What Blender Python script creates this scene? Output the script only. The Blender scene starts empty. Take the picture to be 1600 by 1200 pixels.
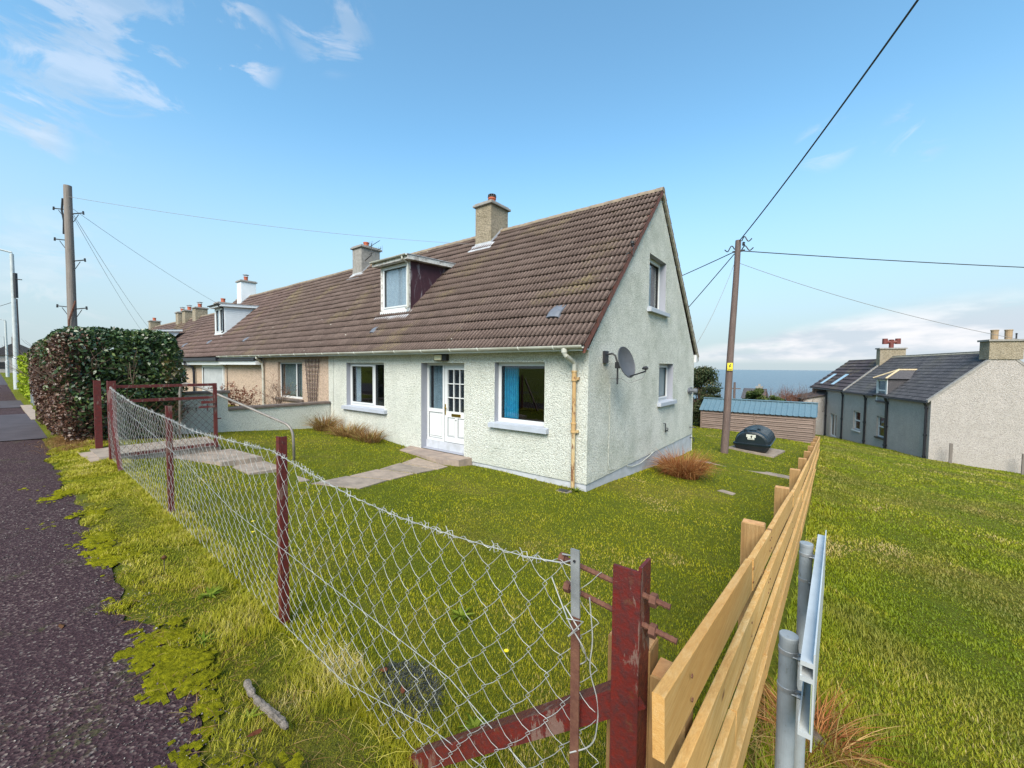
import bpy, math, random
import numpy as np
from mathutils import Vector, Matrix
from mathutils.geometry import tessellate_polygon
from mathutils import noise as mnoise
random.seed(7); rng = np.random.default_rng(11)
SC = bpy.context.scene
COL = SC.collection
R = math.radians
PI = math.pi

# ------------------------------------------------------------------ helpers
def interp(v, pts):
    xs = [p[0] for p in pts]; ys = [p[1] for p in pts]
    return np.interp(v, xs, ys)

def tag(o, label=None, cat=None, group=None, kind=None):
    if label: o['label'] = label
    if cat: o['category'] = cat
    if group: o['group'] = group
    if kind: o['kind'] = kind
    return o

def empty(name, loc, rz=0, label=None, cat=None, group=None):
    o = bpy.data.objects.new(name, None); COL.objects.link(o)
    o.location = loc; o.rotation_euler = (0, 0, rz); o.empty_display_size = .2
    tag(o, label, cat, group)
    return o

def root_of(o):
    while o.parent: o = o.parent
    return o

def copy_tree(o, parent=None):
    c = o.copy(); COL.objects.link(c); c.parent = parent
    for ch in list(o.children): copy_tree(ch, c)
    return c

class MB:
    """collects shapes in world coordinates; build() links them as one mesh object"""
    def __init__(s): s.v = []; s.f = []; s.fa = []
    def add(s, vs, fs, a=0.0):
        n = len(s.v); s.v.extend([tuple(p) for p in vs])
        for f in fs: s.f.append(tuple(i + n for i in f)); s.fa.append(a)
        return s
    def box(s, lo, hi, a=0.0, bev=0.0):
        x0, y0, z0 = lo; x1, y1, z1 = hi
        if bev <= 0:
            s.add([(x0,y0,z0),(x1,y0,z0),(x1,y1,z0),(x0,y1,z0),(x0,y0,z1),(x1,y0,z1),(x1,y1,z1),(x0,y1,z1)],
                  [(0,3,2,1),(4,5,6,7),(0,1,5,4),(1,2,6,5),(2,3,7,6),(3,0,4,7)], a)
        else:
            b = bev
            P = []
            for (z, i) in ((z0, b), (z0 + b, 0), (z1 - b, 0), (z1, b)):
                P += [(x0+i+b*0,y0+i,z),(x1-i,y0+i,z),(x1-i,y1-i,z),(x0+i,y1-i,z)]
            F = [(3,2,1,0),(12,13,14,15)]
            for k in range(3):
                for j in range(4):
                    q = (j+1) % 4
                    F.append((4*k+j, 4*k+q, 4*k+4+q, 4*k+4+j))
            s.add(P, F, a)
        return s
    def obox(s, c, ax, ay, az, hx, hy, hz, a=0.0):
        """oriented box: centre, three unit axes, three half sizes"""
        c = Vector(c); ax = Vector(ax).normalized()*hx; ay = Vector(ay).normalized()*hy; az = Vector(az).normalized()*hz
        P = [c-ax-ay-az, c+ax-ay-az, c+ax+ay-az, c-ax+ay-az, c-ax-ay+az, c+ax-ay+az, c+ax+ay+az, c-ax+ay+az]
        s.add(P, [(0,3,2,1),(4,5,6,7),(0,1,5,4),(1,2,6,5),(2,3,7,6),(3,0,4,7)], a)
        return s
    def beam(s, p, q, w, h, up=(0,0,1), a=0.0):
        p = Vector(p); q = Vector(q); d = (q-p).normalized(); side = d.cross(Vector(up)).normalized(); u = side.cross(d)
        return s.obox((p+q)/2, d, side, u, (q-p).length/2, w/2, h/2, a)
    def tube(s, pts, r, n=8, cap=True, a=0.0):
        pts = [Vector(p) for p in pts]; m = len(pts)
        rs = r if isinstance(r, (list, tuple)) else [r]*m
        d0 = (pts[1]-pts[0]).normalized()
        up = Vector((0,0,1)) if abs(d0.z) < .9 else Vector((1,0,0))
        nrm = d0.cross(up).normalized(); V = []
        for i, p in enumerate(pts):
            d = (pts[min(i+1,m-1)] - pts[max(i-1,0)])
            if d.length < 1e-9: d = d0
            d.normalize()
            nrm = (nrm - d*nrm.dot(d))
            if nrm.length < 1e-6: nrm = d.orthogonal()
            nrm.normalize(); b = d.cross(nrm)
            for k in range(n):
                t = 2*PI*k/n; V.append(p + (nrm*math.cos(t) + b*math.sin(t))*rs[i])
        F = []
        for i in range(m-1):
            for k in range(n):
                q = (k+1) % n
                F.append((i*n+k, i*n+q, (i+1)*n+q, (i+1)*n+k))
        if cap:
            F.append(tuple(range(n-1, -1, -1))); F.append(tuple((m-1)*n+k for k in range(n)))
        s.add(V, F, a); return s
    def lathe(s, c, prof, n=20, axis='z', a=0.0):
        V = []
        for (r, z) in prof:
            for k in range(n):
                t = 2*PI*k/n
                if axis == 'z': V.append((c[0]+r*math.cos(t), c[1]+r*math.sin(t), c[2]+z))
                elif axis == 'y': V.append((c[0]+r*math.cos(t), c[1]+z, c[2]+r*math.sin(t)))
                else: V.append((c[0]+z, c[1]+r*math.cos(t), c[2]+r*math.sin(t)))
        F = []
        for i in range(len(prof)-1):
            for k in range(n):
                q = (k+1) % n
                F.append((i*n+k, i*n+q, (i+1)*n+q, (i+1)*n+k))
        F.append(tuple(range(n-1,-1,-1))); F.append(tuple((len(prof)-1)*n+k for k in range(n)))
        s.add(V, F, a); return s
    def prism(s, poly, off, a=0.0):
        """closed polygon (3D points) extruded along vector off"""
        off = Vector(off); P = [Vector(p) for p in poly]; n = len(P)
        V = P + [p+off for p in P]
        F = [tuple(range(n-1,-1,-1)), tuple(range(n, 2*n))] + [(i, (i+1)%n, n+(i+1)%n, n+i) for i in range(n)]
        s.add(V, F, a); return s
    def sheet(s, outer, holes, to3d, a=0.0):
        """flat polygon with holes"""
        loops = [[Vector((p[0], p[1], 0)) for p in outer]] + [[Vector((p[0], p[1], 0)) for p in h] for h in holes]
        tris = tessellate_polygon(loops)
        flat = [p for l in loops for p in l]
        s.add([to3d(p.x, p.y) for p in flat], [tuple(t) for t in tris], a); return s
    def build(s, name, m, parent=None, smooth=False, label=None, attr=None):
        V = s.v
        if parent is not None:
            r = root_of(parent); c, sn = math.cos(r.rotation_euler.z), math.sin(r.rotation_euler.z); L = r.location
            V = [((x-L.x)*c + (y-L.y)*sn, -(x-L.x)*sn + (y-L.y)*c, z-L.z) for (x, y, z) in V]
        me = bpy.data.meshes.new(name)
        me.from_pydata(V, [], s.f)
        if smooth: me.polygons.foreach_set('use_smooth', [True]*len(me.polygons))
        if attr:
            at = me.attributes.new(attr, 'FLOAT', 'FACE'); at.data.foreach_set('value', s.fa)
        me.materials.append(m); me.update()
        o = bpy.data.objects.new(name, me); COL.objects.link(o)
        if parent is not None: o.parent = parent
        if label: o['label'] = label
        return o

def np_mesh(name, V, loops, sizes, m, attr=None, smooth=False):
    """fast mesh from numpy arrays. V (n,3), loops flat, sizes per poly; attr dict name->per-face array"""
    me = bpy.data.meshes.new(name)
    me.vertices.add(len(V)); me.vertices.foreach_set('co', np.ascontiguousarray(V, dtype=np.float32).ravel())
    me.loops.add(len(loops)); me.loops.foreach_set('vertex_index', loops.astype(np.int32))
    me.polygons.add(len(sizes)); st = np.concatenate([[0], np.cumsum(sizes)[:-1]]).astype(np.int32)
    me.polygons.foreach_set('loop_start', st)
    if attr:
        for k, arr in attr.items():
            at = me.attributes.new(k, 'FLOAT', 'FACE'); at.data.foreach_set('value', arr.astype(np.float32))
    me.update(calc_edges=True)
    if smooth: me.polygons.foreach_set('use_smooth', np.ones(len(sizes), dtype=bool))
    me.validate()
    me.materials.append(m)
    o = bpy.data.objects.new(name, me); COL.objects.link(o)
    return o

# ------------------------------------------------------------------ materials
class NT:
    def __init__(s, name):
        s.m = bpy.data.materials.new(name); s.m.use_nodes = True
        s.t = s.m.node_tree; s.t.nodes.clear()
        s.out = s.t.nodes.new('ShaderNodeOutputMaterial')
        s.b = s.t.nodes.new('ShaderNodeBsdfPrincipled'); s.t.links.new(s.b.outputs[0], s.out.inputs[0])
        s.tc = None
    def n(s, typ, **kw):
        q = s.t.nodes.new(typ)
        for k, v in kw.items(): setattr(q, k, v)
        return q
    def l(s, a, b): s.t.links.new(a, b)
    def co(s, scale=(1,1,1)):
        if s.tc is None: s.tc = s.n('ShaderNodeTexCoord')
        mp = s.n('ShaderNodeMapping'); mp.inputs['Scale'].default_value = scale
        s.l(s.tc.outputs['Object'], mp.inputs[0]); return mp.outputs[0]
    def noise(s, scale, detail=4, rough=.55, vscale=(1,1,1), dist=0):
        q = s.n('ShaderNodeTexNoise'); q.inputs['Scale'].default_value = scale; q.inputs['Detail'].default_value = detail
        q.inputs['Roughness'].default_value = rough; q.inputs['Distortion'].default_value = dist
        s.l(s.co(vscale), q.inputs['Vector']); return q.outputs['Fac']
    def voro(s, scale, feature='F1', out='Distance', vscale=(1,1,1)):
        q = s.n('ShaderNodeTexVoronoi'); q.feature = feature; q.inputs['Scale'].default_value = scale
        s.l(s.co(vscale), q.inputs['Vector']); return q.outputs[out]
    def ramp(s, fac, stops, mode='LINEAR'):
        q = s.n('ShaderNodeValToRGB'); e = q.color_ramp; e.interpolation = mode
        while len(e.elements) < len(stops): e.elements.new(.5)
        for el, (p, c) in zip(e.elements, stops):
            el.position = p; el.color = (c, c, c, 1) if isinstance(c, (int, float)) else (*c, 1)
        s.l(fac, q.inputs[0]); return q.outputs[0]
    def mix(s, fac, a, b, mode='MIX'):
        q = s.n('ShaderNodeMix'); q.data_type = 'RGBA'; q.blend_type = mode
        for sock, v in ((q.inputs[0], fac), (q.inputs[6], a), (q.inputs[7], b)):
            if isinstance(v, (int, float)): sock.default_value = v if sock == q.inputs[0] else (v, v, v, 1)
            elif isinstance(v, tuple): sock.default_value = (*v, 1)
            else: s.l(v, sock)
        return q.outputs[2]
    def math(s, op, a, b=None):
        q = s.n('ShaderNodeMath', operation=op)
        for i, v in enumerate((a, b)):
            if v is None: continue
            if isinstance(v, (int, float)): q.inputs[i].default_value = v
            else: s.l(v, q.inputs[i])
        return q.outputs[0]
    def attr(s, name):
        q = s.n('ShaderNodeAttribute'); q.attribute_name = name; return q.outputs['Fac']
    def color(s, c):
        if isinstance(c, tuple): s.b.inputs['Base Color'].default_value = (*c, 1)
        else: s.l(c, s.b.inputs['Base Color'])
    def rough(s, r):
        if isinstance(r, (int, float)): s.b.inputs['Roughness'].default_value = r
        else: s.l(r, s.b.inputs['Roughness'])
    def bump(s, h, strength=.5, dist=.01):
        q = s.n('ShaderNodeBump'); q.inputs['Strength'].default_value = strength; q.inputs['Distance'].default_value = dist
        s.l(h, q.inputs['Height'])
        if s.b.inputs['Normal'].is_linked: s.l(s.b.inputs['Normal'].links[0].from_socket, q.inputs['Normal'])
        s.l(q.outputs[0], s.b.inputs['Normal'])

def simple(name, c1, c2=None, scale=8, rough=.6, bump=0, bscale=40, bdist=.003, metal=0, vscale=(1,1,1), lo=.35, hi=.65, spec=.5):
    t = NT(name)
    if c2: t.color(t.ramp(t.noise(scale, 6, .6, vscale), [(lo, c1), (hi, c2)]))
    else: t.color(c1)
    t.rough(rough); t.b.inputs['Metallic'].default_value = metal; t.b.inputs['Specular IOR Level'].default_value = spec
    if bump: t.bump(t.noise(bscale, 4, .6, vscale), bump, bdist)
    return t.m

def harl(name, base, dirt, dirt_amt=.5, drop=.0, sc=50, pit_shade=.58):
    """wet dash / roughcast render"""
    t = NT(name)
    n1 = t.noise(sc, 4, .62, dist=1.2); n2 = t.noise(1.4, 6, .65); v = t.voro(sc*.9, 'F1')
    h = t.math('ADD', t.math('MULTIPLY', v, -.45), n1)
    c = t.mix(t.ramp(h, [(.17, .85), (.31, 0.0)]), base, tuple(x*pit_shade for x in base))  # roughcast self-shadow put into the pit colour, with some speckled dirt
    fine = t.noise(sc*3.4, 3, .6)
    c = t.mix(t.ramp(fine, [(.36, .5), (.52, 0.0)]), c, tuple(x*.7 for x in base))
    st = t.math('MULTIPLY', t.ramp(n2, [(.42, 0.0), (.72, dirt_amt)]), t.ramp(t.noise(26, 4, .7), [(.4, 0.2), (.6, 1.0)]))
    c = t.mix(st, c, dirt)
    streak = t.ramp(t.noise(2.2, 5, .6, (1, 1, .18)), [(.52, 0.0), (.75, .45)])
    c = t.mix(streak, c, tuple(x*.68 for x in base))
    sz = t.n('ShaderNodeSeparateXYZ'); t.l(t.co(), sz.inputs[0]); low = t.ramp(t.math('ADD', sz.outputs[2], t.math('MULTIPLY', t.noise(3.5, 5, .7), .9)), [(.42, .55), (.75, 0.0)])
    c = t.mix(low, c, tuple(x*.55+y*.45 for x, y in zip(dirt, base)))
    t.color(c); t.rough(.92); t.bump(h, 1, .035); return t.m

def paint(name, c, rough=.45, wear=None, wamt=.3):
    t = NT(name)
    n = t.noise(5, 6, .65)
    cc = t.mix(t.ramp(n, [(.35, 0.0), (.75, wamt)]), c, wear if wear else tuple(x*.75 for x in c))
    t.color(cc); t.rough(rough); t.bump(t.noise(60, 3), .12, .002); return t.m

def rusty_red():
    t = NT('red_oxide_paint')
    n = t.noise(7, 8, .7, (1, 1, .35), .8); n2 = t.noise(45, 6, .7)
    c = t.mix(t.ramp(n2, [(.35, 0.0), (.7, 1.0)]), (.13, .013, .010), (.045, .010, .010))
    c = t.mix(t.ramp(n, [(.565, 0.0), (.58, 1.0)]), c, (.15, .085, .07))
    c = t.mix(t.ramp(t.noise(14, 6, .7), [(.60, 0.0), (.66, .8)]), c, (.10, .035, .018))
    t.color(c); t.rough(t.ramp(n2, [(.3, .35), (.7, .7)])); t.bump(t.math('ADD', n, n2), .6, .006); return t.m

def timber(name, c1, c2, c3, vs=(1, 14, 14), knots=True, rough=.75, graym=0):
    t = NT(name)
    g = t.noise(3.2, 6, .65, vs, 1.2)
    c = t.ramp(g, [(.3, c1), (.5, c2), (.68, c3)])
    fine = t.noise(9, 4, .6, tuple(q*3 for q in vs))
    c = t.mix(t.ramp(fine, [(.35, .35), (.6, 0.0)]), c, tuple(x*.55 for x in c1))
    c = t.mix(t.ramp(t.noise(.9, 3, .5), [(.4, 0.0), (.7, .45)]), c, tuple(x*.62 for x in c2))
    if knots:
        k = t.voro(2.6, 'F1', vscale=(.15, .9, 1.9))
        c = t.mix(t.ramp(k, [(.035, .9), (.085, 0.0)]), c, (.16, .06, .02))
    a = t.attr('tv')
    c = t.mix(t.math('MULTIPLY', a, .45), c, tuple(x*.5 for x in c1))
    t.color(c); t.rough(rough); t.bump(t.math('ADD', g, fine), .35, .003); return t.m

def tiles(name, c1, c2, c3, lich=(.30, .25, .10), rib=False):
    t = NT(name)
    a = t.attr('tv')
    c = t.ramp(a, [(0, tuple(x*.45+y*.55 for x, y in zip(c1, c2))), (.5, c2), (1, tuple(x*.5+y*.5 for x, y in zip(c2, c3)))])
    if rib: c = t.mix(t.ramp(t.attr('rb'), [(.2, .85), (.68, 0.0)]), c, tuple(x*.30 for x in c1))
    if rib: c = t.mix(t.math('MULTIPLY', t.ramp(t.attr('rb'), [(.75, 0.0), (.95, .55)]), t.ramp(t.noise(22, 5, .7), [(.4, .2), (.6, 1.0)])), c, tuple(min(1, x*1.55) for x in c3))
    c = t.mix(t.ramp(t.noise(1.1, 5, .6), [(.4, 0.0), (.7, .45)]), c, tuple(x*.62 for x in c2))
    c = t.mix(t.ramp(t.noise(30, 6, .7), [(.35, .5), (.65, 0.0)]), c, tuple(x*.45 for x in c1))
    c = t.mix(t.ramp(t.noise(75, 3, .6), [(.56, 0.0), (.68, .6)]), c, tuple(min(1, x*2.0) for x in c3))
    c = t.mix(t.math('MULTIPLY', t.ramp(t.noise(.6, 4, .6), [(.52, 0.0), (.68, .42)]), t.ramp(t.noise(18, 5, .7), [(.44, 0.0), (.56, 1.0)])), c, lich)
    c = t.mix(t.ramp(t.voro(2.3), [(.035, .85), (.05, 0.0)]), c, (.55, .54, .47))
    t.color(c); t.rough(.93); t.b.inputs['Specular IOR Level'].default_value = .25; t.bump(t.noise(60, 5, .7), .5, .004); return t.m

def asphalt():
    t = NT('worn_tarmac')
    v = t.voro(85, 'F1', 'Color'); d = t.voro(85, 'F1', 'Distance')
    sep = t.n('ShaderNodeSeparateColor'); t.l(v, sep.inputs[0])
    c = t.ramp(sep.outputs[0], [(0, (.020, .009, .011)), (.5, (.042, .021, .025)), (.80, (.066, .038, .041)), (.94, (.12, .085, .078)), (1, (.20, .16, .14))])
    big = t.noise(1.6, 6, .65)
    c = t.mix(t.ramp(big, [(.35, 0.0), (.7, .6)]), c, (.034, .017, .021))
    v2 = t.voro(38, 'F1', 'Color'); s2 = t.n('ShaderNodeSeparateColor'); t.l(v2, s2.inputs[0])
    c = t.mix(t.math('MULTIPLY', t.ramp(s2.outputs[1], [(.90, 0.0), (.93, .7)]), t.ramp(t.voro(38), [(.2, 1.0), (.34, 0.0)])), c, (.20, .17, .155))
    c = t.mix(t.math('MULTIPLY', t.ramp(t.noise(2.2, 6, .7), [(.56, 0.0), (.66, .6)]), t.ramp(t.noise(40, 3), [(.45, 0.0), (.55, 1.0)])), c, (.05, .055, .018))
    t.color(c); t.rough(.95); t.b.inputs['Specular IOR Level'].default_value = .2
    t.bump(d, .9, .006); t.bump(t.noise(25, 5, .7), .5, .008); return t.m

def ground_mat():
    t = NT('turf_soil')
    n = t.noise(.55, 6, .6); n2 = t.noise(9, 6, .7); n3 = t.noise(60, 4, .7)
    c = t.ramp(n, [(.33, (.11, .13, .008)), (.5, (.15, .16, .010)), (.66, (.21, .18, .03))])
    c = t.mix(t.ramp(n2, [(.35, .6), (.6, 0.0)]), c, (.08, .11, .012))
    c = t.mix(t.ramp(n3, [(.3, .6), (.6, 0.0)]), c, (.055, .065, .014))
    t.color(c); t.rough(.95); t.b.inputs['Specular IOR Level'].default_value = .1; t.bump(n3, 1, .03); t.bump(n2, .7, .05); return t.m

def leafmat(name, stops, rough=.5, trans=.25, spec=.4, patch=None):
    t = NT(name)
    a = t.attr('tv')
    c = t.ramp(a, stops)
    if patch:
        for (sc, lo, hi, amt, col) in patch:
            c = t.mix(t.ramp(t.noise(sc, 4, .6), [(lo, 0.0), (hi, amt)]), c, col)
    t.color(c); t.rough(rough); t.b.inputs['Specular IOR Level'].default_value = spec
    if trans:
        tr = t.n('ShaderNodeBsdfTranslucent'); t.l(c, tr.inputs[0])
        mx = t.n('ShaderNodeMixShader'); mx.inputs[0].default_value = trans
        t.l(t.b.outputs[0], mx.inputs[1]); t.l(tr.outputs[0], mx.inputs[2]); t.l(mx.outputs[0], t.out.inputs[0])
    return t.m

def glassmat(name, tint=(.75, .8, .82), refl=.85):
    t = NT(name); t.t.nodes.remove(t.b)
    gl = t.n('ShaderNodeBsdfGlossy'); gl.inputs['Roughness'].default_value = .015; gl.inputs[0].default_value = (refl, refl, refl, 1)
    tr = t.n('ShaderNodeBsdfTransparent'); tr.inputs[0].default_value = (*tint, 1)
    ge = t.n('ShaderNodeNewGeometry'); dt = t.n('ShaderNodeVectorMath', operation='DOT_PRODUCT'); t.l(ge.outputs['Normal'], dt.inputs[0]); t.l(ge.outputs['Incoming'], dt.inputs[1])
    k = t.math('POWER', t.math('SUBTRACT', 1.0, t.math('ABSOLUTE', dt.outputs['Value'])), 4.0); fr = t.math('ADD', t.math('MULTIPLY', k, .9), .055)
    mx = t.n('ShaderNodeMixShader'); t.l(fr, mx.inputs[0]); t.l(tr.outputs[0], mx.inputs[1]); t.l(gl.outputs[0], mx.inputs[2])
    t.l(mx.outputs[0], t.out.inputs[0]); return t.m

M = {}
M['mint'] = harl('mint_roughcast', (.78, .79, .725), (.36, .39, .32), .55)
M['mint_gable'] = harl('mint_roughcast_weathered', (.86, .855, .78), (.28, .31, .24), .9, pit_shade=.42)  # real algae dirt, plus deeper pit tone painting in the relief's shade
M['peach'] = harl('peach_roughcast', (.56, .42, .32), (.38, .27, .2), .4, sc=26)
M['greyharl'] = harl('grey_roughcast', (.49, .44, .41), (.30, .27, .24), .7, sc=26)
M['chimharl'] = harl('dashed_chimney', (.36, .30, .22), (.13, .10, .05), .9, sc=20)
M['plinth'] = paint('grey_masonry_paint', (.46, .475, .53), .7, (.27, .28, .28), .7)
M['reveal'] = paint('reveal_paint', (.30, .31, .36), .7)
M['sill'] = paint('sill_paint', (.40, .43, .50), .6, (.28, .30, .33), .6)
M['upvc'] = paint('white_upvc', (.58, .59, .60), .3, (.66, .68, .70), .3)
M['gasket'] = simple('black_gasket', (.02, .02, .022), rough=.5)
M['glass'] = glassmat('window_glass')
t = NT('frosted_glass'); t.color((.12, .17, .19)); t.rough(.25); M['frost'] = t.m
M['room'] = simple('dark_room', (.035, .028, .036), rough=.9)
M['blue_cloth'] = simple('blue_curtain', (.03, .50, .75), (.02, .36, .60), 12, .9)
M['pale_cloth'] = simple('pale_curtain', (.72, .73, .80), (.60, .62, .70), 9, .9)
M['blind'] = simple('slatted_blind', (.40, .41, .42), (.33, .34, .35), 3, .8)
M['brass'] = simple('brass', (.55, .36, .08), rough=.3, metal=1)
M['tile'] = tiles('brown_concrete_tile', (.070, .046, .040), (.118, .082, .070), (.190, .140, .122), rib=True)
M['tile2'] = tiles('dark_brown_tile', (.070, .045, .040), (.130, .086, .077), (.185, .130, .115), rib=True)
M['slate'] = tiles('grey_slate', (.05, .048, .055), (.09, .085, .092), (.15, .14, .145), (.16, .15, .10))
M['slate_br'] = tiles('brown_slate_tile', (.05, .038, .042), (.075, .06, .066), (.11, .088, .092))
M['ridge'] = simple('ridge_mortar', (.27, .21, .15), (.16, .125, .095), 9, .9, .5, 50, .004)
M['verge'] = simple('verge_red', (.16, .05, .035), (.09, .045, .036), 7, .85, .3)
M['mortar'] = simple('verge_mortar', (.34, .31, .25), (.20, .18, .14), 9, .9, .5, 40, .006)
M['gutter'] = simple('cream_gutter', (.50, .50, .46), (.36, .35, .30), 3.5, .45, vscale=(.5, 1, 1))
M['gutter_clip'] = simple('gutter_clip', (.66, .66, .62), rough=.45)
M['blackpipe'] = simple('black_pipe', (.012, .012, .018), (.02, .02, .028), 5, .35)
t = NT('rusting_cream_pipe')
c = t.mix(t.ramp(t.noise(5, 6, .7, (1, 1, .3)), [(.40, 0.0), (.56, 1.0)]), (.50, .41, .25), (.42, .26, .11))
c = t.mix(t.ramp(t.noise(14, 6, .7, (1, 1, .4)), [(.54, 0.0), (.60, .9)]), c, (.14, .05, .02))
t.color(c); t.rough(.7); t.bump(t.noise(50, 5, .7), .4, .003); M['rustpipe'] = t.m
M['lead'] = simple('lead_flashing', (.33, .34, .37), (.50, .51, .54), 9, .6, .4, 30, .004)
t = NT('flaking_maroon_cladding')
c = t.mix(t.ramp(t.noise(3.5, 7, .7, (1, 1, .35), .8), [(.53, 0.0), (.62, .85)]), (.055, .018, .028), (.30, .27, .30))
c = t.mix(t.ramp(t.noise(14, 6, .7, (1, 1, .5)), [(.45, .4), (.6, 0.0)]), c, (.03, .012, .02))
t.color(c); t.rough(.75); M['maroon'] = t.m
t = NT('flaking_white_board')
c = t.mix(t.ramp(t.noise(5, 8, .75, (1, 1, 1.5)), [(.48, 0.0), (.55, 1.0)]), (.62, .60, .58), (.34, .31, .29))
t.color(c); t.rough(.8); M['flake'] = t.m
M['whiteclad'] = paint('white_cladding', (.72, .75, .78), .5)
M['cement'] = simple('cement', (.30, .28, .26), (.20, .185, .17), 8, .9, .5, 60, .004)
M['pot'] = simple('terracotta', (.42, .10, .045), (.30, .08, .045), 6, .8)
M['buffpot'] = simple('buff_clay', (.36, .25, .15), (.27, .19, .12), 6, .85)
M['vent'] = simple('vent_grey', (.14, .15, .18), (.10, .11, .13), 6, .5)
M['concrete'] = simple('path_concrete', (.31, .245, .195), (.19, .155, .125), 5, .92, .6, 70, .004)
M['concrete_d'] = simple('step_concrete', (.22, .185, .16), (.13, .11, .095), 5, .92, .6, 60, .005)
M['slabpink'] = simple('pinkish_slab', (.36, .275, .215), (.25, .195, .155), 7, .92, .6, 90, .003)
M['coping'] = simple('brown_coping', (.17, .13, .11), (.10, .08, .075), 7, .9, .4)
M['red'] = rusty_red()
M['galv'] = simple('galvanised_wire', (.44, .44, .43), (.28, .28, .275), 14, .55, metal=.35, spec=.4)
M['galvbar'] = simple('galvanised_steel', (.36, .37, .38), (.24, .25, .26), 18, .5, .3, 60, .002, metal=.5)
M['rust'] = simple('rusty_steel', (.085, .028, .018), (.14, .06, .035), 25, .85, .6, 90, .004)
M['railgalv'] = simple('dull_handrail_steel', (.25, .225, .20), (.17, .15, .14), 9, .55, metal=.3)
M['pine'] = timber('new_pine_board', (.56, .27, .07), (.72, .41, .13), (.82, .54, .24), (10, .8, 16))
M['pine_post'] = timber('pine_post', (.24, .13, .045), (.33, .19, .07), (.42, .26, .11), (14, 14, 1), False)
M['endgrain'] = simple('pine_end_grain', (.55, .30, .13), (.40, .20, .08), 30, .8)
M['cladding'] = timber('weathered_cladding', (.15, .10, .08), (.235, .165, .135), (.33, .245, .205), (.8, 10, 14), False)
M['pole'] = timber('weathered_pole', (.14, .115, .10), (.22, .185, .165), (.30, .26, .235), (16, 16, .5), False)
M['pole_dk'] = timber('creosoted_pole', (.075, .045, .042), (.13, .088, .078), (.20, .15, .13), (16, 16, .5), False)
M['bluesteel'] = paint('blue_profiled_steel', (.085, .15, .19), .5, (.14, .20, .23), .6)
t = NT('grey_post_paint'); c = t.mix(t.ramp(t.noise(9, 7, .7), [(.42, 0.0), (.7, .6)]), (.24, .265, .285), (.15, .155, .155)); c = t.mix(t.ramp(t.noise(60, 6, .75, (1, 1, .4)), [(.60, 0.0), (.68, .7)]), c, (.11, .10, .085)); c = t.mix(t.ramp(t.noise(3, 4, .6, (1, 1, .5)), [(.5, 0.0), (.75, .5)]), c, (.21, .22, .17)); t.color(c); t.rough(t.ramp(t.noise(20, 4), [(.3, .4), (.7, .7)])); t.bump(t.noise(90, 5, .7), .25, .0015); M['greypost'] = t.m
M['alu'] = simple('sign_aluminium', (.60, .62, .63), (.46, .48, .49), 6, .45, metal=.3)
M['lichenalu'] = simple('algae_sign_back', (.42, .44, .32), (.30, .34, .16), 16, .8)
M['tank'] = simple('dark_green_plastic', (.006, .012, .018), (.010, .018, .024), 5, .33, .15, 20)
M['dish'] = simple('dish_grey', (.055, .057, .065), (.075, .078, .088), 6, .55)
M['blk'] = simple('black_metal', (.018, .018, .022), rough=.5)
M['cable'] = simple('black_cable', (.035, .033, .035), rough=.6)
M['thin'] = simple('grey_cable', (.22, .21, .21), rough=.6)
M['lampsteel'] = simple('galvanised_lamp_post', (.50, .53, .54), (.40, .43, .43), 4, .5, metal=.1)
M['white'] = simple('white_paint', (.8, .8, .8), rough=.5)
M['yellow'] = simple('warning_yellow', (.75, .60, .04), rough=.4)
M['redpot'] = simple('red_cowl', (.16, .035, .028), (.12, .03, .025), 6, .6)
M['bark'] = simple('bark', (.07, .05, .04), (.12, .09, .07), 14, .9, .5, 40)
M['asphalt'] = asphalt()
M['asphalt2'] = simple('road_tarmac', (.035, .026, .032), (.055, .044, .050), 3, .9, .6, 80, .004)
M['ground'] = ground_mat()
t = NT('sea_water'); t.color((.07, .10, .125)); t.rough(.28); t.bump(t.noise(.02, 8, .7, (1, 3, 1)), .6, 6); M['sea'] = t.m
M['grass'] = leafmat('grass_blades', [(0, (.12, .165, .004)), (.35, (.24, .265, .005)), (.7, (.37, .345, .008)), (.93, (.42, .34, .05)), (1, (.54, .41, .16))], .55, .35, .25,
    [(.7, .5, .66, .45, (.21, .19, .016)), (2.6, .56, .70, .40, (.065, .115, .010))])
M['field'] = leafmat('field_grass_blades', [(0, (.12, .18, .006)), (.5, (.235, .27, .008)), (.85, (.37, .335, .030)), (1, (.50, .39, .16))], .55, .35, .25,
    [(.35, .48, .60, .7, (.22, .185, .05)), (1.7, .55, .70, .40, (.055, .115, .012))])
M['verge_g'] = leafmat('verge_blades', [(0, (.13, .16, .010)), (.4, (.32, .31, .016)), (.7, (.52, .45, .07)), (1, (.70, .56, .30))], .6, .35, .2,
    [(1.3, .46, .62, .5, (.36, .33, .012))])
t = NT('moss')
c = t.ramp(t.noise(35, 5, .7), [(.3, (.06, .065, .005)), (.5, (.19, .185, .008)), (.7, (.35, .32, .013))])
t.color(c); t.rough(1); t.b.inputs['Specular IOR Level'].default_value = .05; t.bump(t.noise(90, 5, .8), 1, .02); M['moss'] = t.m
M['laurel'] = leafmat('hedge_leaves', [(0, (.014, .030, .012)), (.4, (.035, .070, .022)), (.75, (.075, .125, .038)), (.9, (.16, .20, .05)), (1, (.13, .06, .03))], .32, .12, .6)
M['redleaf'] = leafmat('brown_hedge_leaves', [(0, (.035, .018, .012)), (.4, (.085, .038, .025)), (.75, (.15, .075, .05)), (.92, (.24, .16, .12)), (1, (.06, .07, .025))], .4, .15, .5)
M['conifer'] = leafmat('lime_conifer', [(0, (.10, .16, .008)), (.5, (.22, .30, .012)), (1, (.38, .44, .03))], .6, .3, .2)
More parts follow.
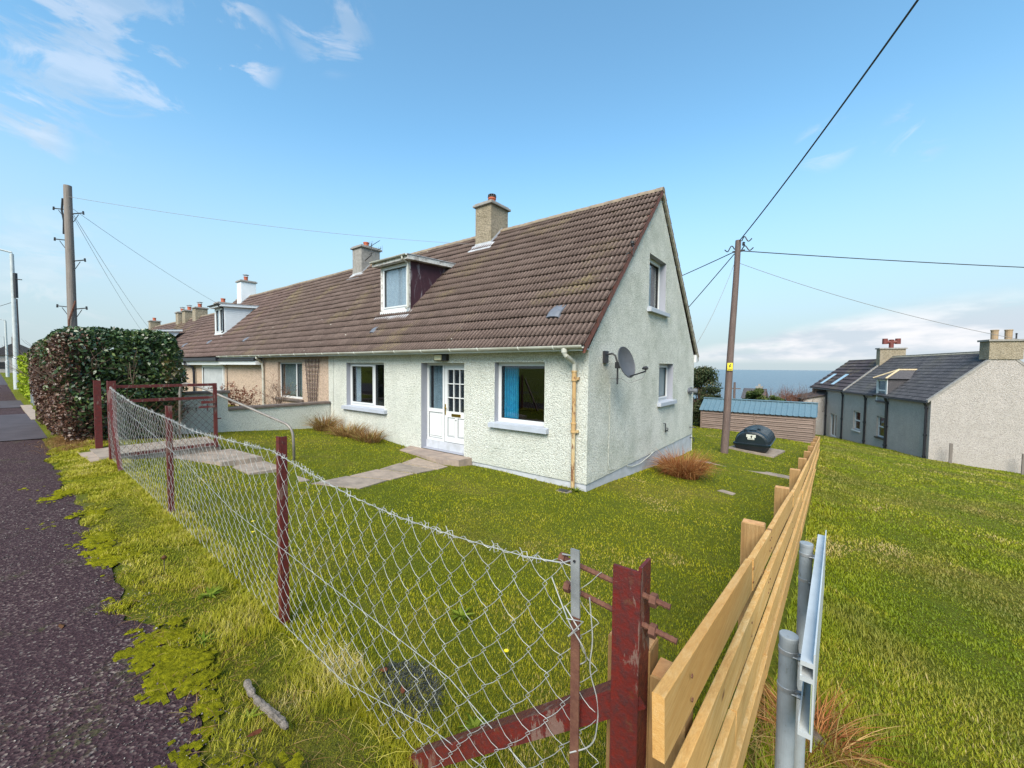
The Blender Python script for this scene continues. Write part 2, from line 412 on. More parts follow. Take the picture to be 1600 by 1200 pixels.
M['darktree'] = leafmat('dark_evergreen', [(0, (.012, .022, .010)), (.5, (.035, .055, .02)), (.85, (.075, .085, .035)), (1, (.12, .09, .05))], .55, .15, .3)
M['green_bush'] = leafmat('green_shrub', [(0, (.02, .04, .012)), (.5, (.05, .085, .02)), (1, (.12, .13, .04))], .55, .15, .3)
M['twig'] = leafmat('bare_twigs', [(0, (.07, .045, .035)), (.5, (.13, .085, .065)), (1, (.20, .14, .11))], .8, 0, .2)
M['redtwig'] = leafmat('red_berberis', [(0, (.10, .03, .02)), (.5, (.20, .07, .04)), (1, (.28, .13, .08))], .7, .15, .2)
M['sedge'] = leafmat('rusty_sedge', [(0, (.13, .04, .018)), (.4, (.28, .095, .032)), (.75, (.45, .20, .07)), (1, (.55, .36, .15))], .6, .3, .2)
M['straw'] = leafmat('straw_sedge', [(0, (.11, .05, .02)), (.4, (.25, .13, .045)), (.8, (.42, .27, .11)), (1, (.20, .22, .04))], .6, .3, .2)
M['weed'] = leafmat('weed_leaf', [(0, (.06, .10, .008)), (.6, (.12, .165, .012)), (1, (.22, .25, .04))], .7, .25, .08)
M['greyweed'] = leafmat('dark_dead_patch', [(0, (.02, .022, .02)), (.6, (.055, .062, .055)), (1, (.12, .12, .10))], .8, .1, .1)
M['flower'] = simple('yellow_petals', (.75, .60, .02), rough=.6)
M['stone'] = simple('pale_stone', (.24, .20, .17), (.09, .075, .06), 45, .95, 1, 120, .008)

# ------------------------------------------------------------------ terrain
PATHZ = [(-400, -1.9), (-80, -1.66), (-12, -1.60), (-2, -1.62), (1.3, -1.65), (3, -1.68), (10, -1.85), (40, -2.9), (400, -12)]
FRONT = [(-400, -2.0), (-60, -1.66), (-12, -1.52), (-7.2, -1.55), (-5.7, -1.585), (-2.4, -1.66), (.42, -1.76), (1.7, -1.83), (3, -1.86), (6, -2.15), (10, -2.6), (20, -3.6), (60, -7), (400, -30)]
HOUSE = [(-400, -2.6), (-40, -1.9), (-20, -1.75), (-9.12, -1.98), (-6.5, -2.0), (-2.9, -2.2), (0, -2.27), (3, -2.48), (6, -2.73), (10, -3.15), (20, -4.1), (60, -8), (400, -34)]
BACK = [(0, 0), (7.4, -.42), (14.7, -.86), (19, -1.25), (25, -1.85), (36, -2.95), (60, -5.6), (120, -13), (240, -28), (300, -45), (4000, -60)]
def G(x, y):
    x = np.asarray(x, float); y = np.asarray(y, float)
    zf = interp(x, FRONT); zh = interp(x, HOUSE); zp = interp(x, PATHZ)
    k = np.clip((y + 5.4)/5.4, 0, 1); z = zf + (zh - zf)*k
    z = z + np.where(y > 0, interp(np.maximum(y, 0), BACK), 0)
    k2 = np.clip((-5.4 - y)/.55, 0, 1); z = z*(1-k2) + (zp)*k2
    z = z + np.where((y > -5.95), .012*np.sin(x*2.3+y*1.1)*np.sin(y*1.9-x*.7) + .02*np.sin(x*.8+2)*np.sin(y*.7+1), 0)*np.clip((y+5.95)*2, 0, 1)
    return z
def g1(x, y): return float(G(x, y))

xs = np.concatenate([-np.geomspace(1800, 26, 26), np.arange(-25, 25, .3), np.geomspace(26, 1800, 26)])
ys = np.concatenate([-np.geomspace(600, 26, 14), np.arange(-25, -7, 1.0), np.arange(-7, -5, .1), np.arange(-5, 40, .3), np.geomspace(41, 900, 26)])
X, Y = np.meshgrid(xs, ys); Z = G(X, Y)
Z = Z - np.where(Y < -5.97, .02, 0)
V = np.stack([X.ravel(), Y.ravel(), Z.ravel()], 1); nx, ny = len(xs), len(ys)
i, j = np.meshgrid(np.arange(nx-1), np.arange(ny-1)); a = (j*nx+i).ravel()
F = np.stack([a, a+1, a+1+nx, a+nx], 1)
o = np_mesh('ground', V, F.ravel(), np.full(len(F), 4), M['ground'], smooth=True); tag(o, kind='structure')

b = MB(); b.add([(-9000, 60, -38), (40000, 60, -38), (40000, 60000, -38), (-60000, 60000, -38), (-60000, 200, -38)], [(0, 1, 2, 3, 4)])
o = b.build('sea', M['sea']); tag(o, kind='structure')

# pavement with a ragged edge, kerb and road
def edge_y(x):
    e = -5.99 + .035*math.sin(x*3.1) + .03*math.sin(x*7.7+1) + .05*mnoise.noise((x*3, 0, 0)) + .03*mnoise.noise((x*14, 3, 0))
    if x < -8.0: e = -5.80
    if x > 1.4: e -= .10*(x-1.4)
    return e
b = MB(); xx = list(np.arange(-45, 6, .06)); rows = []
for x in xx:
    zp = float(interp(x, PATHZ)); e = edge_y(x)
    yy = [-8.2, -7.6, -7.0, -6.5, -6.3, -6.15, e]
    rows.append([(x, q, zp + .004 + (.010*mnoise.noise((x*1.2, q*1.2, 0)) if q > -8 else 0) - (.012 if q == e else 0)) for q in yy])
vs = [p for r_ in rows for p in r_]; n = 7
fs = [(k*n+j, (k+1)*n+j, (k+1)*n+j+1, k*n+j+1) for k in range(len(rows)-1) for j in range(n-1)]
b.add(vs, fs); o = b.build('pavement', M['asphalt'], smooth=True); tag(o, kind='structure')
b = MB()
for x0, x1 in ((-45, -100), (-100, -220)):
    z0, z1 = float(interp(x0, PATHZ))+.004, float(interp(x1, PATHZ))+.004
    b.add([(x0, -8.2, z0), (x0, -5.9, z0), (x1, -5.9, z1), (x1, -8.2, z1)], [(0, 1, 2, 3)])
o = b.build('pavement', M['asphalt2']); tag(o, kind='structure')
# strips of other tarmac: crossing patches further along
b = MB()
for (xa, xb) in ((-16.5, -10.2), (-24, -20)):
    m_ = [float(interp(q, PATHZ))+.018 for q in (xa, xb)]
    b.add([(xa, -8.2, m_[0]), (xb, -8.2, m_[1]), (xb+.5, -5.86, m_[1]), (xa, -5.86, m_[0])], [(0, 1, 2, 3)])
o = b.build('pavement_patch', simple('smooth_tarmac_patch', (.040, .030, .036), (.060, .047, .055), 2, .85, .4, 90, .003)); tag(o, kind='structure')
b = MB(); c_ = MB()
for x0, x1 in ((-220, -45), (-45, -12), (-12, 6), (6, 40)):
    z0, z1 = float(interp(x0, PATHZ)), float(interp(x1, PATHZ))
    b.prism([(x0, -8.35, z0-.2), (x0, -8.2, z0-.2), (x0, -8.2, z0+.008), (x0, -8.35, z0+.008)], (x1-x0, 0, z1-z0))
    c_.add([(x0, -15, z0-.1), (x1, -15, z1-.1), (x1, -8.35, z1-.1), (x0, -8.35, z0-.1)], [(0, 1, 2, 3)])
o = b.build('kerb', M['cement']); tag(o, kind='structure')
# ground is flat there, so the road lies in a shallow cut: raise it just above the ground sheet instead
for v in range(len(c_.v)): p = c_.v[v]; c_.v[v] = (p[0], p[1], p[2]+.085)
o = c_.build('road', M['asphalt2']); tag(o, kind='structure')

# ------------------------------------------------------------------ building pieces
ZP = -2.116; W = 7.48; ZE = .36; ZR = 4.42; YR = W/2
SL = (ZR-ZE)/(YR+.26)                                   # front slope, eave line y=-.26
def roofz(y): return ZE + SL*(y+.26) if y < YR else ZE + SL*(2*YR - y + .26)

def tile_roof(name, m, parent, x0, x1, n_course=18, per=.104, ye=-.30, zr=ZR, zofs=.0, res=6, yr=YR, flip=False, amp=.030):
    """interlocking tiles: corrugated courses that step over each other"""
    ln = math.hypot(yr-ye, zr-ZE); n_course = n_course
    sy, sz = (yr-ye)/n_course, (zr-ZE)/n_course
    ny_, nz_ = -(zr-ZE)/ln, (yr-ye)/ln
    cols = int(round((x1-x0)/per))*res; vs = []; at = []
    k = np.arange(cols+1); x = x0 + (x1-x0)*k/cols
    ph = 2*PI*k/res
    h = amp*(.5+.5*np.cos(ph))**.75
    hm = (h[:-1]+h[1:])/2/amp
    V = []
    for c in range(n_course):
        wob = np.array([.006*mnoise.noise((q*1.3, c*3.1, 5)) + .012*mnoise.noise((q*.35, c*.4, 1)) for q in x])
        tilew = .354; jt = np.array([random.Random(int(q/tilew)*31+c*977).uniform(-.004, .004) for q in x-x0])
        for (u, lift) in ((.12, -.014), (0, .036), (1.03, .008)):
            yy = ye + sy*(c+u); zz = ZE + sz*(c+u)
            l = lift + (h if lift > 0 else h*.2) + wob + jt
            s = 1 if not flip else -1
            Y_ = yy + ny_*l
            if flip: Y_ = 2*yr - Y_
            V.append(np.stack([x, Y_, zz + nz_*l + zofs], 1))
    V = np.concatenate(V); n = cols+1; F = []; A = []; RB = []
    for c in range(n_course):
        for r_ in range(2):
            base = (c*3+r_)*n
            q = base + np.arange(cols)
            f = np.stack([q, q+1, q+1+n, q+n], 1)
            if flip: f = f[:, ::-1]
            F.append(f)
            tid = np.floor((x[:-1]-x0)/.354).astype(int)
            A.append(np.array([random.Random(int(tt)*7919+c*104729).random() for tt in tid]) if r_ == 1 else np.zeros(cols)); RB.append(hm)
    F = np.concatenate(F); A = np.concatenate(A); RB = np.concatenate(RB)
    if parent is not None:
        r = root_of(parent); V = V - np.array([r.location.x, r.location.y, r.location.z])
    o = np_mesh(name, V, F.ravel(), np.full(len(F), 4), m, {'tv': A, 'rb': RB})
    if parent is not None: o.parent = parent
    return o

def front3(y): return lambda u, z: (u, y, z)
def gable3(x): return lambda u, z: (x, u, z)
def rect(u0, u1, z0, z1): return [(u0, z0), (u1, z0), (u1, z1), (u0, z1)]

def reveal(b, u0, u1, z0, z1, to3, inn):
    """four reveal faces of an opening; inn = inward vector"""
    inn = Vector(inn); c = [Vector(to3(*p)) for p in rect(u0, u1, z0, z1)]
    for i in range(4):
        p, q = c[i], c[(i+1) % 4]
        b.add([p, q, q+inn, p+inn], [(0, 1, 2, 3)])

def window(parent, u0, u1, z0, z1, to3, inn, mullions=(), fr=.055, bot=.075, depth=.13, glass=None, sashes=None, name='window'):
    """white frame with real bars; panes as sub-part"""
    inn = Vector(inn).normalized(); g = glass or M['glass']
    def bar(b, a0, a1, c0, c1, d0, d1):
        p = [Vector(to3(a, c)) for (a, c) in rect(a0, a1, c0, c1)]
        V = [q+inn*d0 for q in p] + [q+inn*d1 for q in p]
        b.add(V, [(0, 1, 2, 3), (7, 6, 5, 4), (0, 4, 5, 1), (1, 5, 6, 2), (2, 6, 7, 3), (3, 7, 4, 0)])
    b = MB(); d0, d1 = depth-.035, depth+.03
    bar(b, u0, u1, z1-fr, z1, d0, d1); bar(b, u0, u1, z0, z0+bot, d0, d1)
    bar(b, u0, u0+fr, z0+bot, z1-fr, d0, d1); bar(b, u1-fr, u1, z0+bot, z1-fr, d0, d1)
    for mm in mullions: bar(b, mm-.03, mm+.03, z0+bot, z1-fr, d0-.004, d1)
    # a raised opening sash around each pane
    edges = [u0+fr] + [q for mm in mullions for q in (mm-.03, mm+.03)] + [u1-fr]
    panes = [(edges[i], edges[i+1]) for i in range(0, len(edges), 2)]
    for i, (a0, a1) in enumerate(panes):
        if sashes is None or i in sashes:
            s = .045
            bar(b, a0+.004, a1-.004, z1-fr-s, z1-fr-.003, d0-.018, d0+.03); bar(b, a0+.004, a1-.004, z0+bot+.003, z0+bot+s, d0-.018, d0+.03)
            bar(b, a0+.004, a0+s, z0+bot+s, z1-fr-s, d0-.018, d0+.03); bar(b, a1-s, a1-.004, z0+bot+s, z1-fr-s, d0-.018, d0+.03)
    f = b.build(name, M['upvc'], parent)
    pb = MB()
    for (a0, a1) in panes: bar(pb, a0, a1, z0+bot, z1-fr, depth+.008, depth+.012)
    pb.build('pane', g, f)
    gb = MB()
    for i, (a0, a1) in enumerate(panes):
        s = .045 if (sashes is None or i in sashes) else 0.0
        q0, q1, c0, c1, w = a0+s, a1-s, z0+bot+s, z1-fr-s, .008
        for r_ in ((q0, q1, c1-w, c1), (q0, q1, c0, c0+w), (q0, q0+w, c0+w, c1-w), (q1-w, q1, c0+w, c1-w)): bar(gb, *r_, depth-.02, depth+.006)
    gb.build('gasket', M['gasket'], f)
    return f

def sill(parent, u0, u1, z, to3, out, drop=.09, over=.10):
    """sloping painted sill"""
    out = Vector(out).normalized(); a = Vector(to3(u0, z)); c = Vector(to3(u1, z))
    P = lambda q, o_, dz: q + out*o_ + Vector((0, 0, dz))
    prof = [(-.10, .012), (over, -.012), (over, -.012-drop), (-.02, -drop-.012)]
    V = [P(a, *k) for k in prof] + [P(c, *k) for k in prof]
    b = MB(); b.add(V, [(0, 1, 2, 3), (7, 6, 5, 4), (0, 4, 5, 1), (1, 5, 6, 2), (2, 6, 7, 3), (3, 7, 4, 0)])
    return b.build('window_sill', M['sill'], parent)

def curtain(parent, u0, u1, z0, z1, to3, inn, depth, m, waves=5, amp=.03):
    inn = Vector(inn).normalized(); n = waves*8; V = []; F = []
    for i in range(n+1):
        u = u0 + (u1-u0)*i/n; d = depth + amp*math.sin(2*PI*waves*i/n) + amp*.4*math.sin(5.3*i/n*waves)
        for z in (z0, z1): V.append(Vector(to3(u, z)) + inn*d)
    for i in range(n): F.append((2*i, 2*i+2, 2*i+3, 2*i+1))
    b = MB(); b.add(V, F); return b.build('curtain', m, parent, smooth=True)

def gutter(parent, x0, x1, y, z, m, mc, r=.058, step=.92, clips=True, sag=0):
    V = []; F = []; n = 9; L = int((x1-x0)/.5)+2
    for i in range(L):
        x = x0 + (x1-x0)*i/(L-1); dz = .010*mnoise.noise((x*.5, 2, 2))
        for k in range(n):
            t = PI*k/(n-1); V.append((x, y + r*math.cos(t), z + dz - r*math.sin(t)))
        for k in range(n):
            t = PI*(n-1-k)/(n-1); V.append((x, y + (r-.006)*math.cos(t), z + dz - (r-.006)*math.sin(t)))
    q = 2*n
    for i in range(L-1):
        for k in range(q): F.append((i*q+k, i*q+(k+1) % q, (i+1)*q+(k+1) % q, (i+1)*q+k))
    F.append(tuple(range(q))); F.append(tuple((L-1)*q+k for k in range(q-1, -1, -1)))
    b = MB(); b.add(V, F); g = b.build('gutter', m, parent, smooth=False)
    if clips:
        x = x0+.35
        while x < x1:
            c = MB()
            pts = [(x, y + (r+.006)*math.cos(PI*k/8), z + .004 + .010*mnoise.noise((x*.5, 2, 2)) - (r+.006)*math.sin(PI*k/8)) for k in range(9)]
            c.tube(pts, .010, 5); c.box((x-.012, y+r-.01, z-.05), (x+.012, y+r+.10, z+.0))
            x += step*random.uniform(.8, 1.15); c.build('gutter_bracket', mc, g)
    return g

def chimney(parent, x0, x1, y0, y1, zb, zt, m, pots, cap=.12, over=.07, potm=None, fl=True, cowl=None, slopefn=roofz):
    """stack as a part, with cap, pots and flashing as sub-parts"""
    b = MB(); b.box((x0, y0, zb), (x1, y1, zt)); st = b.build('chimney', m, parent)
    c = MB(); c.box((x0-over, y0-over, zt), (x1+over, y1+over, zt+cap*.65), bev=.012)
    c.box((x0-over*.3, y0-over*.3, zt+cap*.65), (x1+over*.3, y1+over*.3, zt+cap)); c.build('chimney_cap', M['cement'], st)
    for (px, py, r, h, kind) in pots:
        p = MB(); z = zt+cap
        p.lathe((px, py, z), [(r*1.25, 0), (r*1.05, .05), (r*.95, .06), (r*.9, h*.75), (r*1.05, h*.8), (r*1.05, h), (r*.85, h), (r*.8, h*.9)], 18)
        q = p.build('chimney_pot', potm or M['pot'], st, smooth=False)
        if kind == 'cage':
            g = MB(); g.lathe((px, py, z+h), [(r*1.1, 0), (r*1.1, .025), (r*.7, .03), (r*.5, .01)], 16)
            for k in range(12):
                t = 2*PI*k/12; g.tube([(px+r*1.1*math.cos(t), py+r*1.1*math.sin(t), z+h+.02), (px+r*1.0*math.cos(t), py+r*1.0*math.sin(t), z+h+.09)], .012, 4)
            g.lathe((px, py, z+h+.08), [(r*1.1, 0), (r*1.0, .02), (.01, .03)], 16); g.build('cowl', M['blk'], st)
        if kind == 'hat':
            g = MB(); g.lathe((px, py, z+h+.10), [(r*1.5, 0), (r*1.4, .02), (.01, .07)], 16)
            for k in range(4):
                t = 2*PI*k/4+.4; g.tube([(px+r*math.cos(t), py+r*math.sin(t), z+h-.02), (px+r*1.2*math.cos(t), py+r*1.2*math.sin(t), z+h+.11)], .009, 4)
            g.build('cowl', M['galvbar'], st)
    if fl:
        f = MB(); zf = slopefn(y0)
        f.obox(((x0+x1)/2, y0-.10, slopefn(y0-.10)+.055), (1, 0, 0), Vector((0, 1, SL)), Vector((0, -SL, 1)), (x1-x0)/2+.14, .17, .008)
        f.box((x0-.012, y0-.012, zf-.02), (x1+.012, y0+.0, zf+.12))
        V = [(x1+.01, y0-.01, slopefn(y0)+.02), (x1+.01, min(y1, YR), slopefn(min(y1, YR))+.02), (x1+.01, min(y1, YR), slopefn(min(y1, YR))+.13), (x1+.01, y0-.01, slopefn(y0)+.13)]
        f.prism(V, (.008, 0, 0)); f.build('flashing', M['lead'], st)
    return st

def roof_vent(parent, x, y, s=1.0):
    z = roofz(y)+.035; d = Vector((0, 1, SL)).normalized(); up = Vector((0, -SL, 1)).normalized(); b = MB()
    c = Vector((x, y, z)); w = .14*s; L = .20*s; h = .085*s; V = []
    for k, (t, hh) in enumerate(((-L, .85), (-L*.3, 1.0), (L, .15))):
        for j in range(7):
            a = PI*j/6; V.append(c + d*t + Vector((w*math.cos(a), 0, 0)) + up*(hh*h*math.sin(a)**.6))
    F = [(k*7+j, k*7+j+1, (k+1)*7+j+1, (k+1)*7+j) for k in range(2) for j in range(6)] + [tuple(range(6, -1, -1))]
    b.add(V, F); o = b.build('roof_vent', M['vent'], parent)
    g = MB(); g.obox(c - d*(L+.004) + up*h*.35, (1, 0, 0), d, up, w*.8, .004, h*.3); g.build('vent_grille', M['blk'], o)

def dormer(parent, x0, x1, ybase, z0, z1, side, fas, wside, mull=(), slope=.30, over=.16, blackgut=False, cheekboards=False):
    """monopitch dormer: front window, cheeks, roof slab. z0 foot on roof, z1 head"""
    y = ybase
    f3 = front3(y)
    yb = (z1-ZE)/SL - .26                                # where roof reaches head height
    rise = .10; yend = yb + .35
    for xx in (x0, x1-.04):
        ck = MB(); ck.prism([(xx, y, z0-.12), (xx, yb+.2, z1+.0), (xx, yb+.2, z1+.06), (xx, y, z1)], (.04, 0, 0)); c = ck.build('dormer_cheek', side, parent)
    if cheekboards:
        g = MB(); k = z0+.1
        while k < z1-.03:
            yk = (k-ZE)/SL-.26
            g.box((x1+.001, y+.01, k), (x1+.012, max(yk, y+.05), k+.085)); k += .1
        g.build('weatherboard', side, c)
    w = window(parent, x0+.07, x1-.07, z0+.07, z1-.02, f3, (0, 1, 0), mull, depth=.03, name='dormer_window')
    curtain(w, x0+.1, x1-.1, z0+.12, z1-.05, f3, (0, 1, 0), .062, M['pale_cloth'], 9, .006)
    s = MB(); s.box((x0+.0, y-.05, z0-.02), (x1-.0, y+.03, z0+.068)); s.build('window_sill', M['upvc'], w)
    jb = MB()
    for xx in (x0+.0, x1-.07): jb.box((xx, y-.022, z0+.07), (xx+.07, y+.02, z1))
    jb.build('corner_board', fas, c)
    r = MB()
    P = [(x0-over, y-.22, z1-.005), (x0-over, yend, z1+rise-.005), (x0-over, yend, z1+rise+.13), (x0-over, y-.22, z1+.12)]
    r.prism(P, (x1-x0+2*over, 0, 0)); rf = r.build('dormer_roof', fas, parent)
    lead = MB(); lead.prism([(x0-over-.02, y-.24, z1+.122), (x0-over-.02, yend, z1+rise+.132), (x0-over-.02, yend, z1+rise+.147), (x0-over-.02, y-.24, z1+.137)], (x1-x0+2*over+.04, 0, 0))
    lead.build('roof_felt', M['lead'], rf)
    gutter(rf, x0-over, x1+over, y-.275, z1+.125, M['blackpipe'] if blackgut else M['gutter'], M['gutter_clip'], r=.045, clips=False)
    p = MB(); xp = x1-.03
    p.tube([(xp, y-.27, z1+.08), (xp, y-.27, z1+.02), (xp, y-.07, z1-.07), (xp, y-.06, z1-.15), (xp, y-.06, z0+.12), (xp, y-.14, z0+.06)], .032, 8)
    p.build('downpipe', M['blackpipe'] if blackgut else M['gutter'], rf)
    fl = MB(); ya = y-.26
    fl.obox(((x0+x1)/2, y-.13, roofz(y-.13)+.062), (1, 0, 0), Vector((0, 1, SL)), Vector((0, -SL, 1)), (x1-x0)/2+.12, .20, .010)
    fl.build('flashing', M['lead'], c)

# ------------------------------------------------------------------ the white end house
H = empty('white_house', (-4.5, 0, -2.2), 0, 'white roughcast end house with brown tiled roof, white front door and one maroon-cheeked dormer', 'house', 'houses of the long terrace')
RW = (-2.197, -.931, -1.183, .107); LW = (-8.066, -6.15, -1.204, .099); DR = (-4.598, -3.102, -2.026, .0945)
GU = (3.066, 4.328, 1.445, 2.742); GL = (3.95, 5.18, -.881, .136)
b = MB(); XL = -9.12
b.sheet([(XL, ZP), (DR[0], ZP), (DR[0], DR[3]), (DR[1], DR[3]), (DR[1], ZP), (0, ZP), (0, ZE-.0), (XL, ZE-.0)], [rect(*RW), rect(*LW)], front3(0))
b.add([(XL, 0, ZP), (0, 0, ZP), (0, .05, ZP), (XL, .05, ZP)], [(0, 1, 2, 3)])
b.build('wall', M['mint'], H)
b = MB()
b.sheet([(0, ZP), (W, ZP), (W, ZE), (YR, ZR-.10), (0, ZE)], [rect(*GU), rect(*GL)], gable3(0))
b.add([(0, 0, ZP), (0, W, ZP), (-.05, W, ZP), (-.05, 0, ZP)], [(0, 1, 2, 3)])
b.build('wall', M['mint_gable'], H, label='weathered gable wall with two small windows')
b = MB(); b.add([(XL, W, -3.2), (0, W, -3.2), (0, W, ZE), (XL, W, ZE)], [(0, 1, 2, 3)]); b.build('wall', M['mint'], H)
b = MB()      # plinth, set back under the roughcast
b.sheet([(XL, -2.6), (DR[0], -2.6), (0-.02, -2.6), (0-.02, ZP+.02), (XL, ZP+.02)], [], front3(.022))
b.sheet([(.022, -3.2), (W-.0, -3.2), (W-.0, ZP+.02), (.022, ZP+.02)], [], gable3(-.022))
b.build('plinth', M['plinth'], H)
for (r_, t3, inn) in ((RW, front3(0), (0, .24, 0)), (LW, front3(0), (0, .24, 0)), (GU, gable3(0), (-.26, 0, 0)), (GL, gable3(0), (-.26, 0, 0)), (DR, front3(0), (0, .34, 0))):
    b = MB(); reveal(b, *r_, t3, inn); b.build('reveal', M['reveal'], H)
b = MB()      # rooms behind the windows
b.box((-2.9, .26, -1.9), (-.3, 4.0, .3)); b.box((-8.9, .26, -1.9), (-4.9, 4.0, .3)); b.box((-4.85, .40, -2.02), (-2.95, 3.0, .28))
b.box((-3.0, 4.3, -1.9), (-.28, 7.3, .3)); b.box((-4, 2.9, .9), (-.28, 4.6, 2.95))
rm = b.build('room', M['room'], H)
for f in rm.data.polygons: pass
# cut the room faces towards the windows open: rebuild without the near faces
me = rm.data; import bmesh
bm_ = bmesh.new(); bm_.from_mesh(me); bm_.faces.ensure_lookup_table()
kill = []
for k, f in enumerate(bm_.faces):
    bx, fi = divmod(k, 6)
    if (bx in (0, 1, 2) and fi == 2) or (bx in (3, 4) and fi == 3): kill.append(f)
bmesh.ops.delete(bm_, geom=kill, context='FACES'); bm_.to_mesh(me); bm_.free()
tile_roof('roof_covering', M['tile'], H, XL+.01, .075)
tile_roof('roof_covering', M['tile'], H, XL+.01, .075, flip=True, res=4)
b = MB(); y_, z_ = -.27, ZE-.03
# verge strips front and back, soffit under the tiles
for (s, m_, nm) in ((1, M['verge'], 'verge'), (-1, M['mortar'], 'verge')):
    b = MB(); f = (lambda yy: yy) if s == 1 else (lambda yy: 2*YR-yy)
    n = 17 if s == 1 else 26
    for k in range(n):
        a0, a1 = k/n, (k+1)/n-.004
        ya, yb_ = -.27+(YR+.27)*a0, -.27+(YR+.27)*a1
        za, zb_ = ZE+(ZR-ZE)*a0, ZE+(ZR-ZE)*a1
        j = random.uniform(-.004, .004)
        P = [(.02, f(ya), za-.10), (.02, f(yb_), zb_-.10), (.02, f(yb_), zb_+.030), (.02, f(ya), za+.048)]
        b.prism(P, (.052+j, 0, 0))
    b.build(nm, m_, H)
b = MB(); x = XL+.02                                 # half-round ridge tiles bedded in mortar
while x < .06:
    x1 = min(x+.445, .085); V = []
    for xx, rr in ((x, .125), (x1-.006, .117)):
        for k in range(9):
            a = PI*k/8; V.append((xx, YR+rr*math.cos(a), ZR-.045+rr*math.sin(a)*1.0+.01*mnoise.noise((xx*3, 0, 0))))
    b.add(V, [(k, k+1, 9+k+1, 9+k) for k in range(8)] + [tuple(range(8, -1, -1)), tuple(range(9, 18))]); x += .45
b.build('ridge_tile', M['ridge'], H)
b = MB(); b.box((XL+.01, -.26, ZE-.035), (-.0, -.0, ZE-.015)); b.box((XL+.01, -.29, ZE-.06), (0.02, -.262, ZE+.05))
b.prism([(-.02, W+.0, ZE-.14), (-.02, W+.26, ZE-.14), (-.02, W+.26, ZE+.02), (-.02, W+.0, ZE+.1)], (.085, 0, 0)); b.build('fascia', M['upvc'], H)
gutter(H, XL+.01, .06, -.345, ZE+.035, M['gutter'], M['gutter_clip'])
dp = MB(); px = -.30
dp.tube([(px, -.345, ZE-.01), (px, -.345, ZE-.10), (px+.02, -.33, ZE-.14), (px+.05, -.12, ZE-.24), (px+.06, -.085, ZE-.28), (px+.06, -.08, ZE-.42)], .042, 12)
dp.lathe((px, -.345, ZE-.09), [(.055, 0), (.055, .06), (.045, .065)], 12); dpo = dp.build('downpipe', M['gutter'], H, smooth=False, label='cream swan neck at the top of the pipe')
px += .06; dp = MB(); dp.lathe((px, -.08, -2.20), [(.036, 0), (.036, 2.15)], 14)
for zc in (-.17, -1.12): dp.lathe((px, -.08, zc), [(.040, -.07), (.052, -.065), (.052, -.035), (.045, -.03), (.045, .09), (.053, .095), (.053, .12), (.04, .125)], 14)
for zc in (-.20, -1.17): dp.box((px-.075, -.05, zc-.015), (px+.075, -.0, zc+.035))
dp.build('downpipe', M['rustpipe'], H, label='rusting cream lower downpipe')
# front windows
w = window(H, *RW, front3(0), (0, 1, 0), (), sashes=(), fr=.075, bot=.10, depth=.17)
curtain(w, RW[0]+.06, RW[0]+.44, RW[2]+.05, RW[3], front3(0), (0, 1, 0), .27, M['blue_cloth'], 6, .045)
curtain(w, RW[1]-.10, RW[1]-.03, RW[2]+.05, RW[3], front3(0), (0, 1, 0), .27, M['blue_cloth'], 1, .03)
sill(H, RW[0]-.10, RW[1]+.11, RW[2]+.015, front3(0), (0, -1, 0))
w = window(H, *LW, front3(0), (0, 1, 0), (LW[0]+1.27,), sashes=(0,), depth=.17, bot=.09)
curtain(w, LW[0]+.10, LW[0]+.36, LW[2]+.05, LW[3], front3(0), (0, 1, 0), .27, M['pale_cloth'], 3, .03)
sill(H, LW[0]-.13, LW[1]+.14, LW[2]+.015, front3(0), (0, -1, 0))
w = window(H, *GU, gable3(0), (-1, 0, 0), (), sashes=(0,), depth=.19)
curtain(w, GU[0]+.05, GU[0]+.55, GU[2]+.05, GU[3], gable3(0), (-1, 0, 0), .30, M['pale_cloth'], 4, .02)  # pale cloth stands in for sky reflected in the left half
sill(H, GU[0]-.10, GU[1]+.10, GU[2]+.015, gable3(0), (1, 0, 0))
w = window(H, *GL, gable3(0), (-1, 0, 0), (), sashes=(0,), depth=.19, glass=M['frost'])
sill(H, GL[0]-.10, GL[1]+.10, GL[2]+.015, gable3(0), (1, 0, 0))
# door and side light
fr = MB(); y0, y1 = .20, .27; u0, u1, z0, z1 = DR; zt_ = z0+.19; um = u0+.60
fr.box((u0, y0, z1-.06), (u1, y1, z1)); fr.box((u0, y0, zt_), (u0+.055, y1, z1-.06)); fr.box((u1-.055, y0, zt_), (u1, y1, z1-.06)); fr.box((um-.03, y0-.003, zt_), (um+.03, y1, z1-.06))
fr.box((u0+.055, y0, z0+.90), (um-.03, y1, z0+.99)); fr.box((u0+.055, y0, zt_), (um-.03, y1, zt_+.06))
fro = fr.build('door_frame', M['upvc'], H)
s = MB(); s.box((u0, y0-.03, z0+.002), (u1, y1+.05, zt_-.002)); s.build('threshold', M['plinth'], H)
p = MB(); p.box((u0+.055, y0+.03, z0+.99), (um-.03, y0+.036, z1-.06)); p.build('pane', M['glass'], fro)
p = MB(); p.box((u0+.055, y0+.025, zt_+.06), (um-.03, y0+.05, z0+.90)); p.box((u0+.105, y0+.008, zt_+.11), (um-.08, y0+.03, z0+.85), bev=.012); p.build('lower_panel', M['upvc'], fro)
curtain(fro, u0+.06, um-.04, z0+.2, z1, front3(0), (0, 1, 0), .36, simple('net_curtain', (.42, .48, .54), (.30, .35, .40), 7, .9), 4, .02)
d = MB(); a0, a1, c0, c1 = um+.034, u1-.058, zt_+.012, z1-.064; yd = y0+.006
